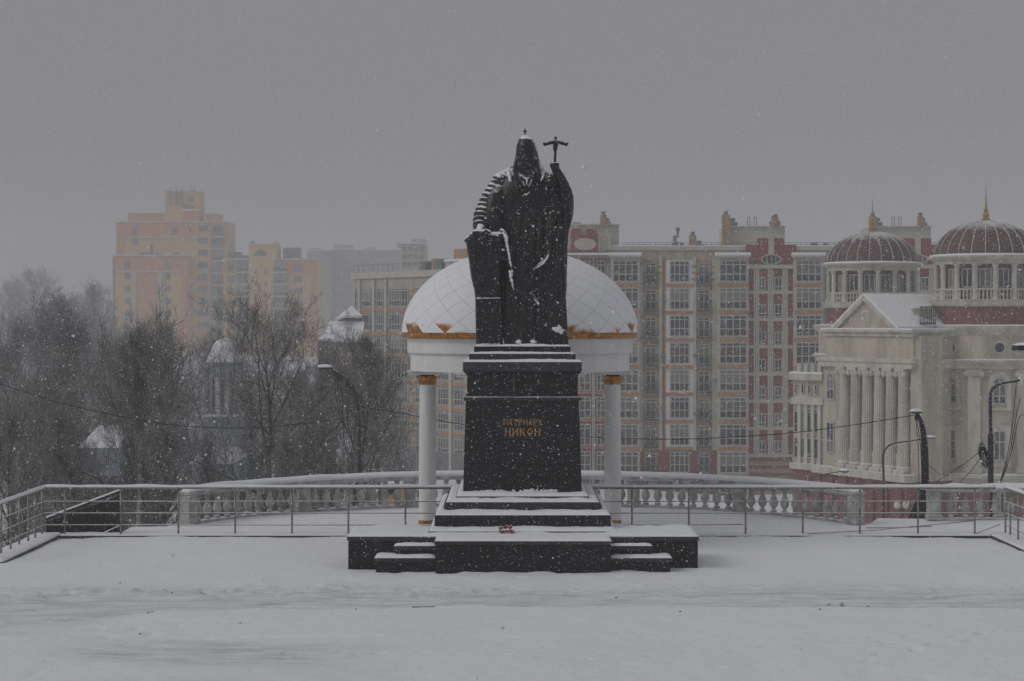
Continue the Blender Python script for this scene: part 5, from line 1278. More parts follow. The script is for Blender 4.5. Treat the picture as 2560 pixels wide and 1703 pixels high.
def shed(label, x0, x1, y0, y1, ye, D, ridge=.5):
    t_ = thing('blue_shed', label, 'shed', (WX((x0 + x1) / 2, D), D + 3, WZ(y1, D)), None)
    MB().px(x0, x1, ye, y1 + 60, D, 0, 6).build('wall', 'blue_wall', t_)
    xa, xb = WX(x0 - 4, D), WX(x1 + 4, D); zr, ze = WZ(y0, D), WZ(ye, D)
    mb = MB(); mb.add([(xa, D - .6, ze), (xb, D - .6, ze), (xb - (xb - xa) * .12, D + 3, zr), (xa + (xb - xa) * .12, D + 3, zr), (xa, D + 6.6, ze), (xb, D + 6.6, ze)], [(0, 1, 2, 3), (3, 2, 5, 4), (0, 3, 4), (1, 5, 2), (0, 4, 5, 1)]); mb.build('roof', 'roof_snow', t_)
    w_ = (x1 - x0)
    for q in (.2, .6): pxwin(t_, x0 + w_ * q, x0 + w_ * (q + .16), ye + 18, ye + 48, D, -.04, cols=2, bar=.06, ob=.08)
shed('pale blue building with white snowy roof among the trees far left', 205, 300, 1072, 1130, 1118, 90)
shed('pale blue house with sloping snowy roof below the church tower', 480, 580, 1128, 1185, 1158, 90)
shed('long pale blue building with snow on its roof behind the left trees', 300, 450, 1045, 1120, 1075, 132)

# yellow kiosk glimpsed through the balustrade
DK = 66.0
ks = thing('yellow_kiosk', 'small yellow kiosk with snowy arched top seen through the balustrade', 'kiosk', (WX(980, DK), DK + 1, WZ(1262, DK)))
MB().px(957, 1003, 1212, 1275, DK, 0, 1.2).build('wall', 'kiosk', ks)
P = [(WX(980 - 30 * math.cos(math.pi * k / 12), DK), WZ(1216 - 12 * math.sin(math.pi * k / 12), DK)) for k in range(13)]; P.reverse()
MB().xprism(P, DK - .15, DK + 1.3).build('arched_roof', 'roof_snow', ks)
P = [(WX(980 - 22 * math.cos(math.pi * k / 12), DK), WZ(1216 - 7 * math.sin(math.pi * k / 12), DK)) for k in range(13)]; P.reverse()
MB().xprism(P, DK - .19, DK - .152).build('fascia', 'vent', ks)
pxpart('hatch', 'glass', ks, 966, 994, 1222, 1236, DK, -.03, -.005)

# ================================================================== academy with two domed towers and a columned portico
ac = thing('academy_building', 'cream classical building with columned portico, pediment and two domed towers on the right', 'building', (33, 148, -11))
ZB, ZG = -6.4, -12.0
def tower(cx, cy, full):
    def lt(name, mat, prof, n=48, smooth=35):
        o = MB().lathe(prof, n, (cx, cy, 0)).build(name, mat, ac); auto_smooth(o.data, smooth); return o
    R0 = 4.75
    if full:
        lt('tower_base', 'academy_red', [(R0 + .1, ZG), (R0 + .1, ZB - .35)]); lt('base_cornice', 'academy_trim', [(R0 + .1, ZB - .9), (R0 + .2, ZB - .6), (R0 + .55, ZB - .3), (R0 + .55, ZB - .05), (R0, ZB + .05)])
        lt('tower_wall', 'academy_wall', [(R0, ZB), (R0, 5.0)])
    else: lt('tower_wall', 'academy_wall', [(R0, ZB), (R0, 4.9)])
    lt('entablature', 'academy_trim', [(R0 + .02, 1.62), (R0 + .12, 1.65), (R0 + .14, 1.95), (R0 + .30, 2.05), (R0 + .55, 2.22), (R0 + .58, 2.33), (R0 + .02, 2.42)])
    lt('cornice', 'academy_trim', [(R0 + .02, 4.2), (R0 + .15, 4.4), (R0 + .35, 4.6), (R0 + .5, 4.85), (R0 + .5, 4.95), (R0 - .4, 5.05)])
    lt('red_drum', 'academy_red', [(3.98, 4.9), (3.98, 6.5)]); lt('drum_ring', 'academy_trim', [(3.99, 6.42), (4.2, 6.5), (4.33, 6.75), (4.33, 6.88), (4.4, 6.92), (4.4, 6.98), (3.5, 7.0)])
    lt('drum_wall', 'academy_red', [(3.45, 6.98), (3.45, 9.8)])
    lt('drum_entablature', 'academy_trim', [(3.4, 9.72), (4.0, 9.74), (4.0, 10.0), (4.25, 10.1), (4.5, 10.28), (4.5, 10.4), (3.9, 10.46)])
    pr = [(4.03 * math.cos(math.pi / 2 * k / 14) + .01, 10.44 + 2.8 * math.sin(math.pi / 2 * k / 14)) for k in range(15)]
    lt('dome', 'dome_brown', pr, 48)
    lt('dome_snow', 'snow', [(4.33, 10.40), (4.3, 10.50), (4.05, 10.53), (3.99, 10.58)])
    mb = MB()
    for i in range(24):
        a = 2 * math.pi * i / 24; pts = [(cx + (4.05 * math.cos(math.pi / 2 * k / 12)) * math.cos(a), cy + (4.05 * math.cos(math.pi / 2 * k / 12)) * math.sin(a), 10.44 + 2.82 * math.sin(math.pi / 2 * k / 12)) for k in range(12)]
        rb_ = MB().tube(pts, [.03] * 12, 5).build('dome_rib', 'trim', ac)
    sp = lt('spire', 'spire_gold', [(.36, 13.2), (.36, 13.35), (.22, 13.45), (.27, 13.7), (.15, 13.9), (.19, 14.1), (.09, 14.3), (.11, 14.45), (.06, 14.6), (.012, 16.35)], 10)
    for i in range(16):
        a = R(22.5 * i - 4 + 11.25 * 0) - math.pi / 2; dx, dy = math.cos(a), math.sin(a)
        if dy > .25: continue
        MB().lathe([(.27, 6.98), (.27, 7.12), (.22, 7.18), (.21, 8.6), (.19, 9.45), (.22, 9.5), (.27, 9.6), (.27, 9.73)], 10, (cx + 3.85 * dx, cy + 3.85 * dy, 0)).build('drum_column', 'academy_trim', ac, smooth=False)
        b = a + R(11.25); dx, dy = math.cos(b), math.sin(b)
        window(ac, cx + 3.47 * dx, cy + 3.47 * dy, 7.9, .95, 1.5, cols=2, split=(.72,) if False else None, bar=.09, ob=.10, rotz=b + math.pi / 2, gu='glass')
        for q in (-.33, -.11, .11, .33):
            bx_, by_ = cx + 3.9 * dx - q * 1.35 * dy, cy + 3.9 * dy + q * 1.35 * dx
            link('small_baluster', SBAL, 'academy_trim', ac, (bx_, by_, 7.0))
        u_, n_ = (-dy, dx), (dx, dy); MB().obox((cx, cy), u_, n_, -.68, .68, 3.80, 4.0, 7.72, 7.84).build('balcony_rail', 'academy_trim', ac)
    # windows and pilasters of the rounded front
    for i, ang in enumerate((-90, -45, 0, 45, 90)):
        a = R(-90 + ang - 2.5); dx, dy = math.cos(a), math.sin(a); rz = a + math.pi / 2
        if full and abs(ang) < 80:
            Rw = R0 + .03
            for (z, h_, ar, w_) in ((-1.05, 2.1, True, 1.05), (-5.35, 2.3, False, .95)):
                window(ac, cx + Rw * dx, cy + Rw * dy, z, w_, h_, cols=2, split=(.62,) if not ar else (.3,), bar=.09, ob=.1, rotz=rz, arch=ar, gl='glass')
                u_, n_ = (-dy, dx), (dx, dy); mb = MB(); p = (cx, cy); ow = w_ / 2
                mb.obox(p, u_, n_, -ow - .35, -ow - .02, R0 - .2, R0 + .09, z - .3, z + h_ - (ow if ar else 0)); mb.obox(p, u_, n_, ow + .02, ow + .35, R0 - .2, R0 + .09, z - .3, z + h_ - (ow if ar else 0)); mb.obox(p, u_, n_, -ow - .4, ow + .4, R0 - .2, R0 + .15, z - .45, z - .302)
                if ar:
                    zc = z + h_ - ow; nn_ = 10
                    for k in range(nn_):
                        t0, t1 = math.pi * k / nn_, math.pi * (k + 1) / nn_
                        q = [(math.cos(t) * r_, zc + math.sin(t) * r_) for t, r_ in ((t0, ow + .01), (t1, ow + .01), (t1, ow + .36), (t0, ow + .36))]
                        vs = [(p[0] + u_[0] * s_ + n_[0] * (R0 + .09), p[1] + u_[1] * s_ + n_[1] * (R0 + .09), z_) for s_, z_ in q] + [(p[0] + u_[0] * s_ + n_[0] * (R0 - .2), p[1] + u_[1] * s_ + n_[1] * (R0 - .2), z_) for s_, z_ in q]
                        mb.add(vs, [(0, 1, 2, 3), (7, 6, 5, 4), (0, 4, 5, 1), (1, 5, 6, 2), (2, 6, 7, 3), (3, 7, 4, 0)])
                else: mb.obox(p, u_, n_, -ow - .38, ow + .38, R0 - .2, R0 + .1, z + h_ + .002, z + h_ + .32)
                mb.build('window_surround', 'academy_trim', ac)
            u_, n_ = Vector((-dy, dx, 0)), Vector((dx, dy, 0)); c0 = Vector((cx, cy, 3.28))
            for (r_, off, mt, nm) in ((.52, .07, 'academy_trim', 'round_frame'), (.36, .10, 'glass_low', 'round_pane')):
                mb = MB(); vs = []; n = 20
                for o_ in (-.2, off): vs += [c0 + n_ * (R0 + o_) + u_ * r_ * math.cos(2 * math.pi * k / n) + Vector((0, 0, r_ * math.sin(2 * math.pi * k / n))) for k in range(n)]
                mb.add(vs, [tuple(range(n - 1, -1, -1)), tuple(range(n, 2 * n))] + [(k, (k + 1) % n, n + (k + 1) % n, n + k) for k in range(n)]); mb.build(nm, mt, ac)
            MB().obox((cx, cy), (-dy, dx), (dx, dy), -.5, .5, R0 - .2, R0 + .14, -9.6, -7.6).build('base_window_surround', 'academy_trim', ac)
            window(ac, cx + (R0 + .18) * dx, cy + (R0 + .18) * dy, -9.5, .8, 1.8, cols=2, bar=.09, ob=.1, rotz=rz)
        if full:
            a2 = a + R(22.5); dx, dy = math.cos(a2), math.sin(a2)
            mb = MB(); mb.obox((cx, cy), (-dy, dx), (dx, dy), -.48, .48, R0 - .3, R0 + .16, ZB + .1, 1.1); mb.obox((cx, cy), (-dy, dx), (dx, dy), -.62, .62, R0 - .3, R0 + .26, ZB + .05, ZB + .5); mb.build('pilaster', 'academy_trim', ac)
            mb = MB(); mb.obox((cx, cy), (-dy, dx), (dx, dy), -.62, .62, R0 - .3, R0 + .28, 1.1, 1.6)
            for s_ in (-1, 1):
                cc = Vector((cx - dy * .62 * s_ + dx * (R0 + .18), cy + dx * .62 * s_ + dy * (R0 + .18), 1.22)); mb.ell(cc, (.2, .2, .24), 8, 6)
            mb.build('capital', 'academy_trim', ac)
SBAL = MB().lathe([(.07, 0), (.07, .08), (.05, .12), (.10, .32), (.05, .55), (.07, .62), (.07, .73)], 7).mesh('small_baluster', centre=False)[0]
tower(WX(2465, 145), 145.0, True)
tower(WX(2181, 164), 164.0, False)

# portico wall turned away to the left
Np = Vector((30.7, 140.0)); Fp = Vector((25.5, 149.5)); up_ = (Fp - Np).normalized(); np_ = Vector((up_.y * -1, up_.x))
if np_.y > 0 or np_.x > 0: np_ = -np_ if np_.x > 0 else np_
LP = (Fp - Np).length; rotp = math.atan2(-up_.y, -up_.x)
def po(name, mat, a0, a1, b0, b1, z0, z1, bevel=0): return MB().obox(Np, up_, np_, a0, a1, b0, b1, z0, z1).build(name, mat, ac, bevel=bevel)
po('portico_base', 'academy_red', -.2, LP, -9, .9, ZG, ZB - .3); po('base_cornice', 'academy_trim', -.4, LP + .1, -9, 1.35, ZB - .55, ZB); 
for k in range(7): po('base_pilaster', 'academy_red', .2 + k * 1.65, .9 + k * 1.65, .9, 1.15, ZG, ZB - .56)
po('portico_wall', 'academy_wall', 0, LP, -9, -1.6, ZB, 1.66); po('end_bay', 'academy_wall', LP - 2.0, LP, -1.6, .2, ZB, 1.66); po('corner_pier', 'academy_wall', -.9, .35, -2, .1, ZB, 4.2)
po('entablature', 'academy_trim', -.35, LP + .1, -9, .62, 1.66, 2.1); po('entablature', 'academy_trim', -.5, LP + .3, -9, .75, 2.1, 2.4)
po('attic', 'academy_wall', -.2, LP - .5, -9, .3, 2.4, 4.12); po('cornice', 'academy_trim', -.4, LP - .3, -9, .5, 4.12, 4.45); po('cornice', 'academy_trim', -.6, LP - .15, -9, .75, 4.45, 4.66); po('snow_cap', 'roof_snow', -.55, LP - .2, -9, .7, 4.66, 4.76)
for k in range(6):
    a = 1.05 + k * 1.42; p = Np + up_ * a + np_ * .15; zb_, zt_ = ZB + .55, 1.05
    po('column_plinth', 'academy_trim', a - .62, a + .62, -.47, .77, ZB, ZB + .28, .03)
    # fluted shaft
    n = 40; rows = []
    for z, r_ in ((zb_ - .27, .60), (zb_ - .15, .62), (zb_ - .05, .55), (zb_, .50), (zb_ + 2, .49), (zb_ + 4.5, .45), (zt_, .42)):
        fl_ = .045 if z >= zb_ else 0
        rows.append([(p.x + (r_ - (fl_ if i % 2 else 0)) * math.cos(2 * math.pi * i / n), p.y + (r_ - (fl_ if i % 2 else 0)) * math.sin(2 * math.pi * i / n), z) for i in range(n)])
    cc = MB().rings(rows).build('column', 'academy_trim', ac)
    mb = MB(); mb.obox(Np, up_, np_, a - .55, a + .55, -.40, .70, 1.42, 1.655)
    for s_ in (-1, 1):
        for t_ in (-1, 1):
            q = p + up_ * s_ * .46 + np_ * t_ * .40; mb.ell((q.x, q.y, 1.22), (.22, .22, .24), 8, 6)
    mb.lathe([(.42, 1.0), (.5, 1.25), (.52, 1.43)], 14, (p.x, p.y, 0)); mb.build('capital', 'academy_trim', ac)
    if k < 5:
        mb = MB(); mb.obox(Np, up_, np_, a + .48, a + .94, .02, .2, ZB + 1.35, ZB + 1.5); mb.obox(Np, up_, np_, a + .48, a + .94, .04, .18, ZB + .02, ZB + 1.34); mb.build('parapet_panel', 'academy_trim', ac)
        c = Np + up_ * (a + .71) + np_ * -1.55
        for (z, h_, ar) in ((-1.05, 2.1, True), (-5.0, 2.4, False)): window(ac, c.x, c.y, z, .9, h_, cols=2, split=(.4,), bar=.09, ob=.1, rotz=rotp, arch=ar, gl='glass')
c = Np + up_ * (LP - 1.0) + np_ * .24
for (z, h_, ar) in ((-1.05, 2.2, True), (-5.35, 2.5, False)): window(ac, c.x, c.y, z, .95, h_, cols=2, split=(.4,), bar=.09, ob=.1, rotz=rotp, arch=ar, gl='glass')
# pediment and its roof running back
def P3(a, b_, z): q = Np + up_ * a + np_ * b_; return (q.x, q.y, z)
am = 5.35; zA = 7.35; zE = 4.75
mb = MB(); mb.add([P3(2.1, .3, zE), P3(8.6, .3, zE), P3(am, .3, zA - .2), P3(2.1, -.3, zE), P3(8.6, -.3, zE), P3(am, -.3, zA - .2)], [(0, 2, 1), (3, 4, 5), (0, 1, 4, 3), (1, 2, 5, 4), (2, 0, 3, 5)]); mb.build('pediment', 'academy_wall', ac)
for s_ in (0, 1):
    ae = 1.4 if s_ == 0 else 9.3
    dA = Vector((am - ae, zA - zE)); L_ = dA.length; nz_ = Vector((-dA.y, dA.x)) / L_
    if nz_.y < 0: nz_ = -nz_
    def rk(name, mat, t0, t1, b0, b1):
        q = [(ae, zE), (am, zA)]; pts = [(x_ + nz_.x * t_, z_ + nz_.y * t_) for (x_, z_), t_ in ((q[0], t0), (q[1], t0), (q[1], t1), (q[0], t1))]
        vs = [P3(x_, b0, z_) for x_, z_ in pts] + [P3(x_, b1, z_) for x_, z_ in pts]
        MB().add(vs, [(0, 1, 2, 3), (7, 6, 5, 4), (0, 4, 5, 1), (1, 5, 6, 2), (2, 6, 7, 3), (3, 7, 4, 0)]).build(name, mat, ac)
    rk('raking_cornice', 'academy_trim', -.35, 0.0, .32, .6)
    rk('roof_slope', 'roof_snow', .012, .16, .56 - .01 * s_, -9)
    # standing seams of the sheet roof
    for k in range(22):
        b_ = .4 - k * .4; rk('roof_seam', 'trim', .15, .20, b_, b_ - .05)
for (r_, b_, mt, nm) in ((.62, .36, 'academy_trim', 'oculus_frame'), (.45, .40, 'academy_wall', 'oculus_panel')):
    vs = []; n = 22
    for o_ in (.2, b_): vs += [P3(am + r_ * .9 * math.cos(2 * math.pi * k / n), o_, 5.55 + r_ * 1.1 * math.sin(2 * math.pi * k / n)) for k in range(n)]
    MB().add(vs, [tuple(range(n)), tuple(range(2 * n - 1, n - 1, -1))] + [(k, n + k, n + (k + 1) % n, (k + 1) % n) for k in range(n)]).build(nm, mt, ac)
# low link and roof terrace with iron railing
link_x = WX(2310, 143)
MB().box(WX(2288, 143), WX(2335, 143), 143.5, 150, 4.0, 6.3).build('roof_hut', 'academy_wall', ac); MB().box(WX(2286, 143), WX(2337, 143), 143.3, 150.2, 6.3, 6.45).build('snow_cap', 'roof_snow', ac)
mb = MB()
for x in np.linspace(WX(2302, 142), WX(2340, 142), 9): mb.box(x - .03, x + .03, 142.2, 142.26, 5.0, 6.4)
mb.box(WX(2302, 142), WX(2340, 142), 142.19, 142.27, 6.35, 6.45); mb.box(WX(2302, 142), WX(2340, 142), 142.19, 142.27, 5.1, 5.2); mb.build('roof_railing', 'black_iron', ac)
# lower wing receding on the far left
Wp = Vector((23.2, 152.5)); uw = (Wp - Fp).normalized(); nw = Vector((-uw.y, uw.x))
if nw.x > 0: nw = -nw
LW = (Wp - Fp).length - .3; rotw = math.atan2(-uw.y, -uw.x)
def wo(name, mat, a0, a1, b0, b1, z0, z1): return MB().obox(Fp, uw, nw, a0, a1, b0, b1, z0, z1).build(name, mat, ac)
wo('wing_base', 'academy_red', 0, LW, -8, .15, ZG, ZB - .3); wo('base_cornice', 'academy_trim', 0, LW + .1, -8, .45, ZB - .5, ZB); wo('wing_wall', 'academy_wall', 0, LW, -8, 0, ZB, .6)
wo('wing_cornice', 'academy_trim', 0, LW + .1, -8, .3, -1.55, -1.0); wo('wing_cornice', 'academy_trim', 0, LW + .2, -8, .45, .45, 1.0); wo('snow_cap', 'roof_snow', 0, LW + .15, -8, .4, 1.0, 1.12)
for k in range(4):
    a = .35 + k * (LW - .5) / 4; wo('wing_pilaster', 'academy_trim', a, a + .32, 0, .18, ZB, -1.55)
    c = Fp + uw * (a + .58) + nw * .04
    for (z, h_, ar) in ((-3.9, 2.0, True), (-6.0, 1.7, False)): window(ac, c.x, c.y, z, .5, h_, cols=1, bar=.07, ob=.08, rotz=rotw, arch=ar)
    c = Fp + uw * (a + .58) + nw * .04; window(ac, c.x, c.y, -.7, .35, .8, cols=1, bar=.06, ob=.07, rotz=rotw)
    wo('parapet_block', 'academy_trim', a, a + .4, -.2, .15, 1.12, 1.75)
# dark stain and torn flashing on the tower cornice
mb = MB(); p = PX(2523, 822, 139.8)
for k in range(8): mb.ell((p.x - .3 + k * .09 + random.uniform(-.05, .05), 140.2, p.z + random.uniform(-.25, .15)), (.13, .06, .09), 6, 4, .3)
mb.build('torn_flashing', 'vent', ac)

# ================================================================== street lamps, poles and cables
def lamp(label, base, pts, r, head_c, head_r, drips=False, group=None, mat='pole_dark'):
    t_ = thing('street_lamp', label, 'street lamp', base)
    P = [Vector(base)] + [Vector(p) for p in pts]; rr = list(np.linspace(r, r * .6, len(P)))
    MB().tube(P, rr, 10).build('pole', mat, t_, smooth=True)
    h_ = MB().ell(head_c, head_r, 14, 8); h_.build('lamp_head', 'pole_dark', t_, smooth=True)
    MB().ell((head_c[0], head_c[1], head_c[2] + head_r[2] * .55), (head_r[0] * 1.05, head_r[1] * 1.1, head_r[2] * 1.05), 14, 8, .04).build('snow_cap', 'snow', t_, smooth=True)
    if drips:
        mb = MB(); random.seed(4); q0 = len(P) - 7
        for k in range(26):
            f_ = random.uniform(0, 1) * 5.2; i = int(f_); a = P[len(P) - 1 - i].lerp(P[len(P) - 2 - i], f_ - i); L_ = random.uniform(.05, .32) * (1.4 if k < 4 else 1)
            mb.tube([a, a + Vector((random.uniform(-.02, .02), 0, -L_))], [.022, .006], 5)
        mb.build('hanging_ties', 'cable', t_)
    return t_
D1 = 58.0
lp = [PX(x, y, D1) for x, y in ((899, 1180), (898, 1080), (896, 1032), (893, 1005), (888, 985), (880, 966), (870, 953), (858, 943), (846, 935), (832, 925))]
l1 = lamp('dark curved street lamp with snowy head and hanging cable ties left of the rotunda', (WX(900, D1), D1, gz(WX(900, D1), D1) - .2), lp, .066, PX(813, 919, D1), (.235, .12, .065), True)
b_ = PX(902, 1032, D1); MB().tube([PX(888, 985, D1) + Vector((.08, 0, .05)), PX(897, 1000, D1) + Vector((.06, 0, 0)), PX(904, 1014, D1), PX(911, 1024, D1), PX(906, 1034, D1)], .014, 6).build('strap', 'cable', l1, smooth=True)
def cable(label, pts, r=.012, name='overhead_cable', grp=None):
    # catenary-like smoothing through the points
    P = [Vector(p) for p in pts]; out = []
    for i in range(len(P) - 1):
        a, b2, c, d = P[max(i - 1, 0)], P[i], P[i + 1], P[min(i + 2, len(P) - 1)]
        for k in range(8):
            t_ = k / 8; out.append(.5 * ((2 * b2) + (-a + c) * t_ + (2 * a - 5 * b2 + 4 * c - d) * t_ * t_ + (-a + 3 * b2 - 3 * c + d) * t_ ** 3))
    out.append(P[-1])
    return tag(MB().tube(out, r, 5).build(name, 'cable', None, smooth=True), label, 'cable', grp)
cable('black overhead cable sagging from the left edge to the curved lamp', [PX(-900, 760, 58), PX(-500, 830, 58), PX(-200, 900, 58), PX(0, 960, 58), PX(160, 1010, 58), PX(350, 1050, 58), PX(470, 1066, 58), PX(620, 1070, 58), PX(770, 1058, 58), PX(896, 1040, 58)], .014)
cable('black overhead cable running from the curved lamp behind the monument to the right pole', [PX(905, 1018, 58), PX(1000, 1033, 58), PX(1160, 1062, 58), PX(1330, 1083, 58), PX(1530, 1095, 58), PX(1700, 1098, 58), PX(1860, 1091, 58), PX(2000, 1080, 58), PX(2150, 1060, 58), PX(2292, 1037, 58)], .014)
for k, (x0_c, x1_c) in enumerate(((836, 876), (842, 880), (850, 872), (862, 884))):
    lab = ('leftmost', 'second from left', 'third from left', 'rightmost')[k]
    cable(f'thin dark wire hanging below the curved lamp arm, {lab} of four', [PX(x0_c, 945, 58.2), PX(x0_c + 6, 1000, 58.2), PX(x1_c - 14, 1080, 58.2), PX(x1_c - 3, 1140, 58.2), PX(x1_c, 1186, 58.2), PX(x1_c, 1230, 58.2)], .011, 'hanging_wire', 'wires hanging below the curved lamp')
# thick black pole with insulated foot, right
D2 = 55.0
pl = thing('street_lamp', 'thick black lamp pole with boxed foot and snowy head behind the right railing', 'street lamp', (WX(2307, D2), D2, -1.6))
P = [PX(x, y, D2) for x, y in ((2314, 1330), (2313, 1220), (2312, 1120), (2308, 1080), (2303, 1056), (2297, 1042), (2291, 1032))]
MB().tube(P, [.13, .125, .105, .09, .07, .06, .045], 10).build('pole', 'black_iron', pl, smooth=True)
MB().px(2296, 2318, 1222, 1322, D2, -.3, .25).build('boxed_foot', 'black_iron', pl, bevel=.02)
mb = MB()
for k in range(7): mb.tube([PX(2262 + k * 5, 1320, D2), PX(2296, 1240 + k * 10, D2)], .022, 6)
mb.tube([PX(2256, 1321, D2 - .1), PX(2297, 1321, D2 - .1)], .03, 6); mb.build('stay_frame', 'black_iron', pl)
MB().ell(PX(2291, 1031, D2), (.19, .12, .05), 12, 6).build('lamp_head', 'pole_dark', pl, smooth=True); MB().ell(PX(2291, 1027, D2), (.2, .13, .06), 12, 6, .05).build('snow_cap', 'snow', pl, smooth=True)
for k in range(2): MB().tube([PX(2289 + k * 3, 1044, D2 - .1), PX(2296 + k * 6, 1120, D2 - .14), PX(2298 + k * 8, 1222, D2 - .2)], .012, 5).build('pole_wire', 'cable', pl)
MB().ell(PX(2290, 1045, D2 - .05), (.05, .05, .09), 8, 6, .1).build('clamp', 'cable', pl)
D3_ = 75.0
lamp('slender grey lamp with long arched arm beside the thick black pole', (WX(2209, D3_), D3_, gz(WX(2209, D3_), D3_) - .2), [PX(x, y, D3_) for x, y in ((2209, 1200), (2208, 1150), (2209, 1135), (2213, 1124), (2221, 1115), (2233, 1108), (2260, 1104), (2290, 1100), (2318, 1096))], .05, PX(2327, 1094, D3_), (.22, .13, .055))
lamp('small street lamp arm with snowy head just above the right balustrade coping', (WX(2020, D3_), D3_, gz(WX(2020, D3_), D3_) - .2), [PX(x, y, D3_) for x, y in ((2020, 1240), (2022, 1205), (2030, 1194), (2045, 1188), (2070, 1184), (2100, 1179))], .035, PX(2112, 1178, D3_), (.19, .12, .07))
D4 = 54.0
l4 = lamp('tall dark arched lamp wound with cable coils near the right edge', (WX(2480, D4), D4, -1.6), [PX(x, y, D4) for x, y in ((2479, 1215), (2477, 1100), (2475.5, 1000), (2476, 985), (2481, 972), (2491, 963), (2506, 958), (2530, 954), (2548, 951))], .06, PX(2556, 949, D4), (.12, .12, .06))
MB().px(2548, 2566, 936, 966, D4, -.15, .15).build('lamp_box', 'lamp_glass', l4, bevel=.03)
MB().tube([PX(2477, 1215, D4), PX(2476.5, 1085, D4)], .085, 10).build('sleeve', 'pole_dark', l4)
mb = MB(); random.seed(8)
for k in range(9):
    cx_, cz_ = 2462 + random.uniform(-5, 5), 1140 + random.uniform(-8, 8); rx_, rz_ = random.uniform(6, 11), random.uniform(16, 28); pts = [PX(cx_ + rx_ * math.cos(2 * math.pi * i / 16) + rz_ * .25 * math.sin(2 * math.pi * i / 16), cz_ + rz_ * math.sin(2 * math.pi * i / 16), D4 - .15 - .01 * k) for i in range(17)]; mb.tube(pts, .013, 5)
mb.tube([PX(2478, 1110, D4 - .1), PX(2487, 1106, D4 - .1)], .02, 5); mb.tube([PX(2487, 1112, D4), PX(2493, 1130, D4), PX(2488, 1146, D4), PX(2478, 1148, D4)], .01, 5); mb.build('cable_coil', 'cable', l4)
cable('thin cable slanting down left from the coiled pole to the square, upper one', [PX(2462, 1118, 54), PX(2410, 1160, 53), PX(2330, 1212, 52), PX(2260, 1262, 51)], .010)
cable('thin cable slanting down left from the coiled pole to the square, lower one', [PX(2458, 1135, 54), PX(2430, 1175, 53), PX(2395, 1212, 52)], .010)
cable('short slack cable hung from the thick black pole across the cream wall', [PX(2311, 1148, 55), PX(2330, 1170, 54.8), PX(2350, 1184, 54.6), PX(2380, 1190, 54.4)], .009)
for k in range(3):
    lab = ('left one', 'middle one', 'right one')[k]
    cable(f'guy cable fanning down from the right edge to the balustrade, {lab} of three', [PX(2541 + k * 9, 956 + k * 40, 53), PX(2532 + k * 7, 1050, 52.6), PX(2518 + k * 4, 1140, 52.2), PX(2498 + k, 1212, 52)], .012, 'guy_cable', 'guy cables at the right edge')
tag(MB().tube([PX(2500, 1205, 52), PX(2484, 1240, 51.5), PX(2482, 1270, 51), PX(2486, 1320, 50.6)], .045, 8).build('stay_post', 'black_iron', smooth=True), 'bent black stay behind the balusters near the right corner', 'stay')
# snow topped lantern hood at the right edge
D5 = 50.0
hd = thing('lantern', 'dark hooded lantern with snow on top at the right picture edge', 'lantern', (WX(2600, D5), D5, 0))
MB().tube([(WX(2600, D5), D5, -.2), (WX(2600, D5), D5, WZ(892, D5))], .06, 8).build('pole', 'pole_dark', hd)
c = PX(2600, 885, D5); MB().fr(c.x - .70, c.x + .70, D5 - .3, D5 + .3, WZ(876, D5), c.x - .68, c.x + .68, D5 - .28, D5 + .28, WZ(863, D5)).build('hood', 'black_iron', hd)
snow_slab('snow_cap', hd, c.x - .70, c.x + .70, D5 - .29, D5 + .29, WZ(863, D5), .09, seed=60, edge=.18)
MB().fr(c.x - .60, c.x + .60, D5 - .2, D5 + .2, WZ(888, D5), c.x - .63, c.x + .63, D5 - .24, D5 + .24, WZ(876, D5) - .002).build('lamp_glass', 'lamp_glass', hd)
# twin globe lamp before the red wall
D6 = 118.0
gl_ = thing('globe_lamp', 'twin white globe lamp standing before the red brick base storey', 'street lamp', (WX(2253, D6), D6, gz(WX(2253, D6), D6)))
MB().tube([(WX(2253, D6), D6, gz(WX(2253, D6), D6)), PX(2253, 1275, D6)], .08, 8).tube([PX(2243, 1274, D6), PX(2264, 1274, D6)], .05, 6).build('pole', 'pole_dark', gl_)
for x in (2243, 2264): MB().ell(PX(x, 1263, D6), (.22, .22, .25), 12, 8).build('globe', 'lamp_glass', gl_, smooth=True)

# ================================================================== bare trees
def seg_mesh(name, segs, n=3):
    a = np.array([s_[0] for s_ in segs]); b2 = np.array([s_[1] for s_ in segs]); r0 = np.array([s_[2] for s_ in segs])[:, None]; r1 = np.array([s_[3] for s_ in segs])[:, None]
    d = b2 - a; d /= np.linalg.norm(d, axis=1)[:, None] + 1e-9
    ref = np.where(np.abs(d[:, 2:3]) > .9, np.array([[1., 0, 0]]), np.array([[0, 0, 1.]])); e1 = np.cross(d, ref); e1 /= np.linalg.norm(e1, axis=1)[:, None]; e2 = np.cross(d, e1)
    vs = []; 
    for k in range(n):
        c, s_ = math.cos(2 * math.pi * k / n), math.sin(2 * math.pi * k / n); vs.append(a + (e1 * c + e2 * s_) * r0)
    for k in range(n):
        c, s_ = math.cos(2 * math.pi * k / n), math.sin(2 * math.pi * k / n); vs.append(b2 + (e1 * c + e2 * s_) * r1)
    m_ = len(segs); V_ = np.stack(vs, 1).reshape(-1, 3); base = (np.arange(m_) * 2 * n)[:, None]
    f_ = np.concatenate([base + np.array([[k, (k + 1) % n, n + (k + 1) % n, n + k]]) for k in range(n)])
    return np_mesh(name, V_, f_, 4)
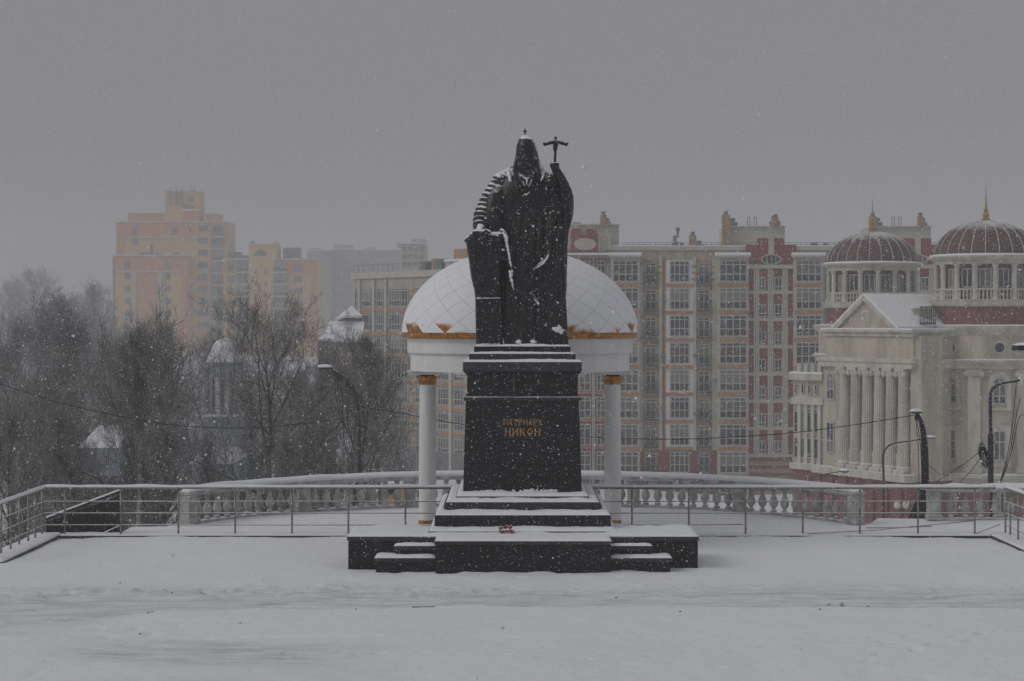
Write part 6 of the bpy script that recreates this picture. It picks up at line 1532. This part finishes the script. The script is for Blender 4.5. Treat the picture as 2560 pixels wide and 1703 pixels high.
def make_tree(seed, spread=.34, trunk_f=.25, limbs=15, dens=1.0, up=.45, r4=.0055):
    rd = random.Random(seed); tr = []; cr_ = []
    p = Vector((0, 0, -.3)); d = Vector((rd.uniform(-.05, .05), rd.uniform(-.05, .05), 1)); tp_ = [p.copy()]; N = 16
    for i in range(N):
        d = (d + Vector((rd.uniform(-.12, .12), rd.uniform(-.12, .12), .12))).normalized(); p = p + d * .53; tp_.append(p.copy())
    R0 = .17
    rad = lambda i: R0 * (1 - i / (N + 1)) ** .9 + .012
    for i in range(N): tr.append((tp_[i], tp_[i + 1], rad(i) * (1.35 if i == 0 else 1), rad(i + 1)))
    def grow(p, d, L, r, lvl):
        ns = {1: 6, 2: 4, 3: 3, 4: 2, 5: 1}[lvl]; q = p.copy(); pts = [(q.copy(), d.copy(), r)]; dd_ = d.copy(); j = .16 if lvl < 3 else .24
        for i in range(ns):
            dd_ = (dd_ + Vector((rd.uniform(-j, j), rd.uniform(-j, j), rd.uniform(-j * .7, j) + up * .12))).normalized(); q2 = q + dd_ * (L / ns); a0 = r * (1 - .6 * i / ns); a1 = r * (1 - .6 * (i + 1) / ns)
            (tr if lvl == 1 else cr_).append((q.copy(), q2.copy(), a0, a1)); q = q2; pts.append((q.copy(), dd_.copy(), a1))
        if lvl >= 5: return
        nb = {1: 9, 2: 6, 3: 5, 4: 3}[lvl]; nb = max(2, int(nb * dens + rd.random()))
        for k in range(nb):
            t_ = .18 + .82 * (k + rd.random()) / nb; i = min(ns, max(1, int(t_ * ns + .5))); q, dq, rq = pts[i]
            ax = dq.orthogonal().normalized(); ax.rotate(Matrix.Rotation(rd.uniform(0, 6.28), 3, dq)); ang = rd.uniform(.5, 1.05)
            nd_ = (dq * math.cos(ang) + ax * math.sin(ang) + Vector((0, 0, .10))).normalized()
            grow(q, nd_, max(.28, L * rd.uniform(.38, .58)), max(rq * .70, r4), lvl + 1)
    for k in range(limbs):
        t_ = trunk_f + (.98 - trunk_f) * (k + rd.random() * .6) / limbs; i = min(N - 1, int(t_ * N)); q = tp_[i].lerp(tp_[i + 1], t_ * N - i)
        az_ = k * 2.4 + rd.uniform(-.4, .4); f_ = (t_ - trunk_f) / (1 - trunk_f); el = up + .95 * f_ * f_; dv = Vector((math.cos(az_) * math.cos(el), math.sin(az_) * math.cos(el), math.sin(el)))
        L = 10 * spread * (.62 + .48 * math.sin(math.pi * min(1, f_ * .85 + .15))) * rd.uniform(.8, 1.15) * (1 - .35 * f_ ** 3); grow(q, dv, L, max(.022, rad(i) * .5), 1)
    zs = sorted(s_[1].z for s_ in cr_)
    return seg_mesh('trunk', tr, 6), seg_mesh('crown', cr_, 3), zs[int(len(zs) * .992)]
PROTO = [make_tree(1, .36, .26, 15, 1.0, .42), make_tree(12, .30, .22, 14, 1.0, .55), None, make_tree(4, .20, .15, 16, .85, .66), None]
PROTO[2] = PROTO[0]; PROTO[4] = PROTO[1]
for tm, cm, _ in PROTO:
    if not len(tm.materials): tm.materials.append(MATS['bark']); cm.materials.append(MATS['twig'])
def plant(kind, xp, D, ytop, wide, label, group='bare trees on the slope', rz=None, name='bare_tree'):
    tm, cm, hm = PROTO[kind]; x = WX(xp, D); z = gz(x, D); h_ = WZ(ytop, D) - z; s_ = h_ / hm
    o = thing(name, label, 'tree', (x, D, z), group); o.scale = (s_ * wide, s_ * wide, s_); o.rotation_euler = (0, 0, random.uniform(0, 6.28) if rz is None else rz)
    for nm, me_ in (('trunk', tm), ('crown', cm)):
        c = bpy.data.objects.new(nm, me_); COL.objects.link(c); c.parent = o
    return o
random.seed(21)
plant(0, 655, 88, 738, .95, 'large spreading bare tree in front of the yellow tower', rz=.4)
plant(1, 425, 93, 792, .85, 'dense dark bare tree standing left of the blue church tower')
plant(1, 872, 86, 826, .80, 'bare tree behind the curved street lamp')
plant(2, 960, 125, 930, .65, 'thin bare tree between the curved lamp and the white column')
plant(1, 770, 125, 905, .70, 'low pale bare tree below the brick house roofs')
plant(3, 356, 98, 815, 1.0, 'narrow dark bare tree below the left edge of the yellow tower')
plant(0, 585, 150, 872, .75, 'pale bare tree behind the blue church')
plant(1, 745, 95, 925, .85, 'low dark bare tree between the large tree and the curved lamp')
plant(4, 492, 140, 838, .7, 'pale bare tree just left behind the blue church tower')
plant(0, 655, 100, 945, .8, 'low twiggy bare tree under the crown of the large tree')
left = [(3, 92, 132, 742, 1.05, 'tall dark bare tree with narrow top at the far left'), (3, 172, 130, 758, 1.05, 'tall dark bare tree with narrow top, second from left'),
        (1, 25, 145, 815, .9, 'bare tree at the left picture edge below the pale crowns'), (4, 240, 150, 838, .9, 'mid height bare tree left of the yellow tower'),
        (0, 130, 98, 940, .75, 'dark bare tree crossing the overhead cable, far left'), (2, 300, 170, 832, .8, 'faded bare tree touching the left flank of the yellow tower'),
        (0, 70, 520, 672, 1.1, 'pale round crowned tree fading into the snowfall at far left'), (2, 15, 520, 705, 1.0, 'pale tree fading into the snowfall at the left edge'),
        (1, 215, 420, 735, 1.1, 'pale tree fading into the snowfall left of the tower'), (4, 262, 400, 706, 1.0, 'pale tall tree fading into the snowfall beside the tower corner'),
        (0, 140, 380, 765, 1.2, 'pale low tree fading between the tall dark pair'), (1, 60, 240, 790, 1.1, 'greyish bare tree behind the tall dark trees at left'),
        (2, 195, 230, 790, 1.1, 'greyish bare tree right of the tall dark pair'), (4, -30, 190, 790, 1.1, 'greyish bare tree cut by the left picture edge'),
        (1, 30, 84, 1000, .80, 'near dark bare tree low at the left edge behind the side railing'),
        (4, 275, 100, 985, .7, 'slight bare tree before the pale blue building'),
        (3, 400, 74, 1040, .9, 'small narrow bare tree left of the balustrade end'),
        (3, 720, 78, 1075, .8, 'small bare tree just behind the left balustrade'),
        (3, 505, 74, 1085, .9, 'small bare tree before the pale blue house below the church'),
        (2, 200, 72, 1105, .6, 'shrubby bare tree just over the stair rail')]
for (k, xp, D, yt, wd, lb) in left: plant(k, xp, D, yt, wd, lb)
far_trees = [(k % 5, -120 + 62 * k, 520 + 33 * (k % 4), 745 + 22 * ((k * 5) % 4), 1.5) for k in range(8)]
for i, (k, xp, D, yt, wd) in enumerate(far_trees): plant(k, xp, D, yt, wd, f'very faint tree in the distant wood, {["leftmost", "second", "third", "fourth", "fifth", "sixth", "seventh", "rightmost"][i]} from the left picture edge' if 0 < i < 7 else f'very faint tree in the distant wood, {"leftmost" if i == 0 else "rightmost"} of its row', 'distant faint wood')
# birch with a white trunk
xb_, Db = WX(347, 60), 60.0; bt = thing('birch_tree', 'slender birch with white trunk seen through the left railing', 'tree', (xb_, Db, gz(xb_, Db)), 'bare trees on the slope')
MB().tube([(xb_ - .05, Db, gz(xb_, Db) - .2), PX(346, 1300, Db), PX(350, 1240, Db), PX(349, 1160, Db), PX(352, 1060, Db), PX(350, 980, Db)], [.10, .075, .07, .06, .04, .02], 8).build('trunk', 'birch', bt, smooth=True)
tm, cm, hm = PROTO[3]; c = bpy.data.objects.new('crown', cm); COL.objects.link(c); c.parent = bt; hb = WZ(900, Db) - gz(xb_, Db); c.scale = (hb / hm * .6, hb / hm * .6, hb / hm)
# crooked near trunk leaning over behind the side railing
xk, Dk = WX(196, 62), 62.0; kt = thing('bare_tree', 'crooked leaning tree trunk behind the black stair parapet', 'tree', (xk, Dk, gz(xk, Dk)), 'bare trees on the slope')
MB().tube([(xk, Dk, gz(xk, Dk) - .2), PX(195, 1290, Dk), PX(190, 1215, Dk), PX(176, 1180, Dk), PX(155, 1150, Dk), PX(128, 1115, Dk)], [.17, .14, .12, .10, .08, .04], 8).tube([PX(192, 1225, Dk), PX(210, 1180, Dk), PX(245, 1195, Dk), PX(270, 1225, Dk)], [.07, .06, .04, .02], 6).build('trunk', 'bark', kt, smooth=True)
c = bpy.data.objects.new('crown', PROTO[1][1]); COL.objects.link(c); c.parent = kt; hb = WZ(1020, Dk) - gz(xk, Dk); c.scale = (hb / PROTO[1][2] * .8,) * 2 + (hb / PROTO[1][2],)

# ================================================================== the air: snow haze and falling flakes
mb = MB(); mb.box(-500, 500, -40, 1250, -17, 62)
hz = mb.build('haze', None); hz['kind'] = 'stuff'
m = bpy.data.materials.new('haze'); m.use_nodes = True; t = m.node_tree; t.nodes.clear()
o_ = t.nodes.new('ShaderNodeOutputMaterial'); pv = t.nodes.new('ShaderNodeVolumePrincipled'); pv.inputs['Density'].default_value = 0.0013; pv.inputs['Color'].default_value = (0.89, 0.895, 0.91, 1); pv.inputs['Anisotropy'].default_value = 0.0
t.links.new(pv.outputs[0], o_.inputs['Volume']); hz.data.materials.append(m)

def flakes(name, n, y0, y1, size, seed):
    g_ = np.random.default_rng(seed); u = g_.random(n); y = (y0 ** 3 + u * (y1 ** 3 - y0 ** 3)) ** (1 / 3)
    hw = .30 * y + 2.5; x = (g_.random(n) * 2 - 1) * hw; z = H - .22 * y - .5 + g_.random(n) * (.42 * y + 1.2)
    keep = z > .06; x, y, z = x[keep], y[keep], z[keep]; n = len(x)
    s_ = size * np.exp(g_.normal(0, .55, n)); 
    T = np.array([[0, 0, 1.], [.94, 0, -.33], [-.47, .82, -.33], [-.47, -.82, -.33]])
    q = g_.normal(size=(n, 4)); q /= np.linalg.norm(q, axis=1)[:, None]; w_, a, b2, c = q.T
    Rm = np.stack([1 - 2 * (b2 * b2 + c * c), 2 * (a * b2 - c * w_), 2 * (a * c + b2 * w_), 2 * (a * b2 + c * w_), 1 - 2 * (a * a + c * c), 2 * (b2 * c - a * w_), 2 * (a * c - b2 * w_), 2 * (b2 * c + a * w_), 1 - 2 * (a * a + b2 * b2)], 1).reshape(n, 3, 3)
    V_ = np.einsum('nij,kj->nki', Rm, T) * s_[:, None, None]
    V_ = V_ + np.stack([x, y, z], 1)[:, None, :]
    f_ = np.array([[0, 1, 2], [0, 2, 3], [0, 3, 1], [1, 3, 2]])[None] + (np.arange(n) * 4)[:, None, None]
    o = link(name, np_mesh(name, V_.reshape(-1, 3), f_.reshape(-1, 3), 3), 'flake'); o['kind'] = 'stuff'; return o
flakes('falling_snow', 215000, 10, 39, .0030, 1)
flakes('falling_snow', 200000, 38, 105, .0088, 2)
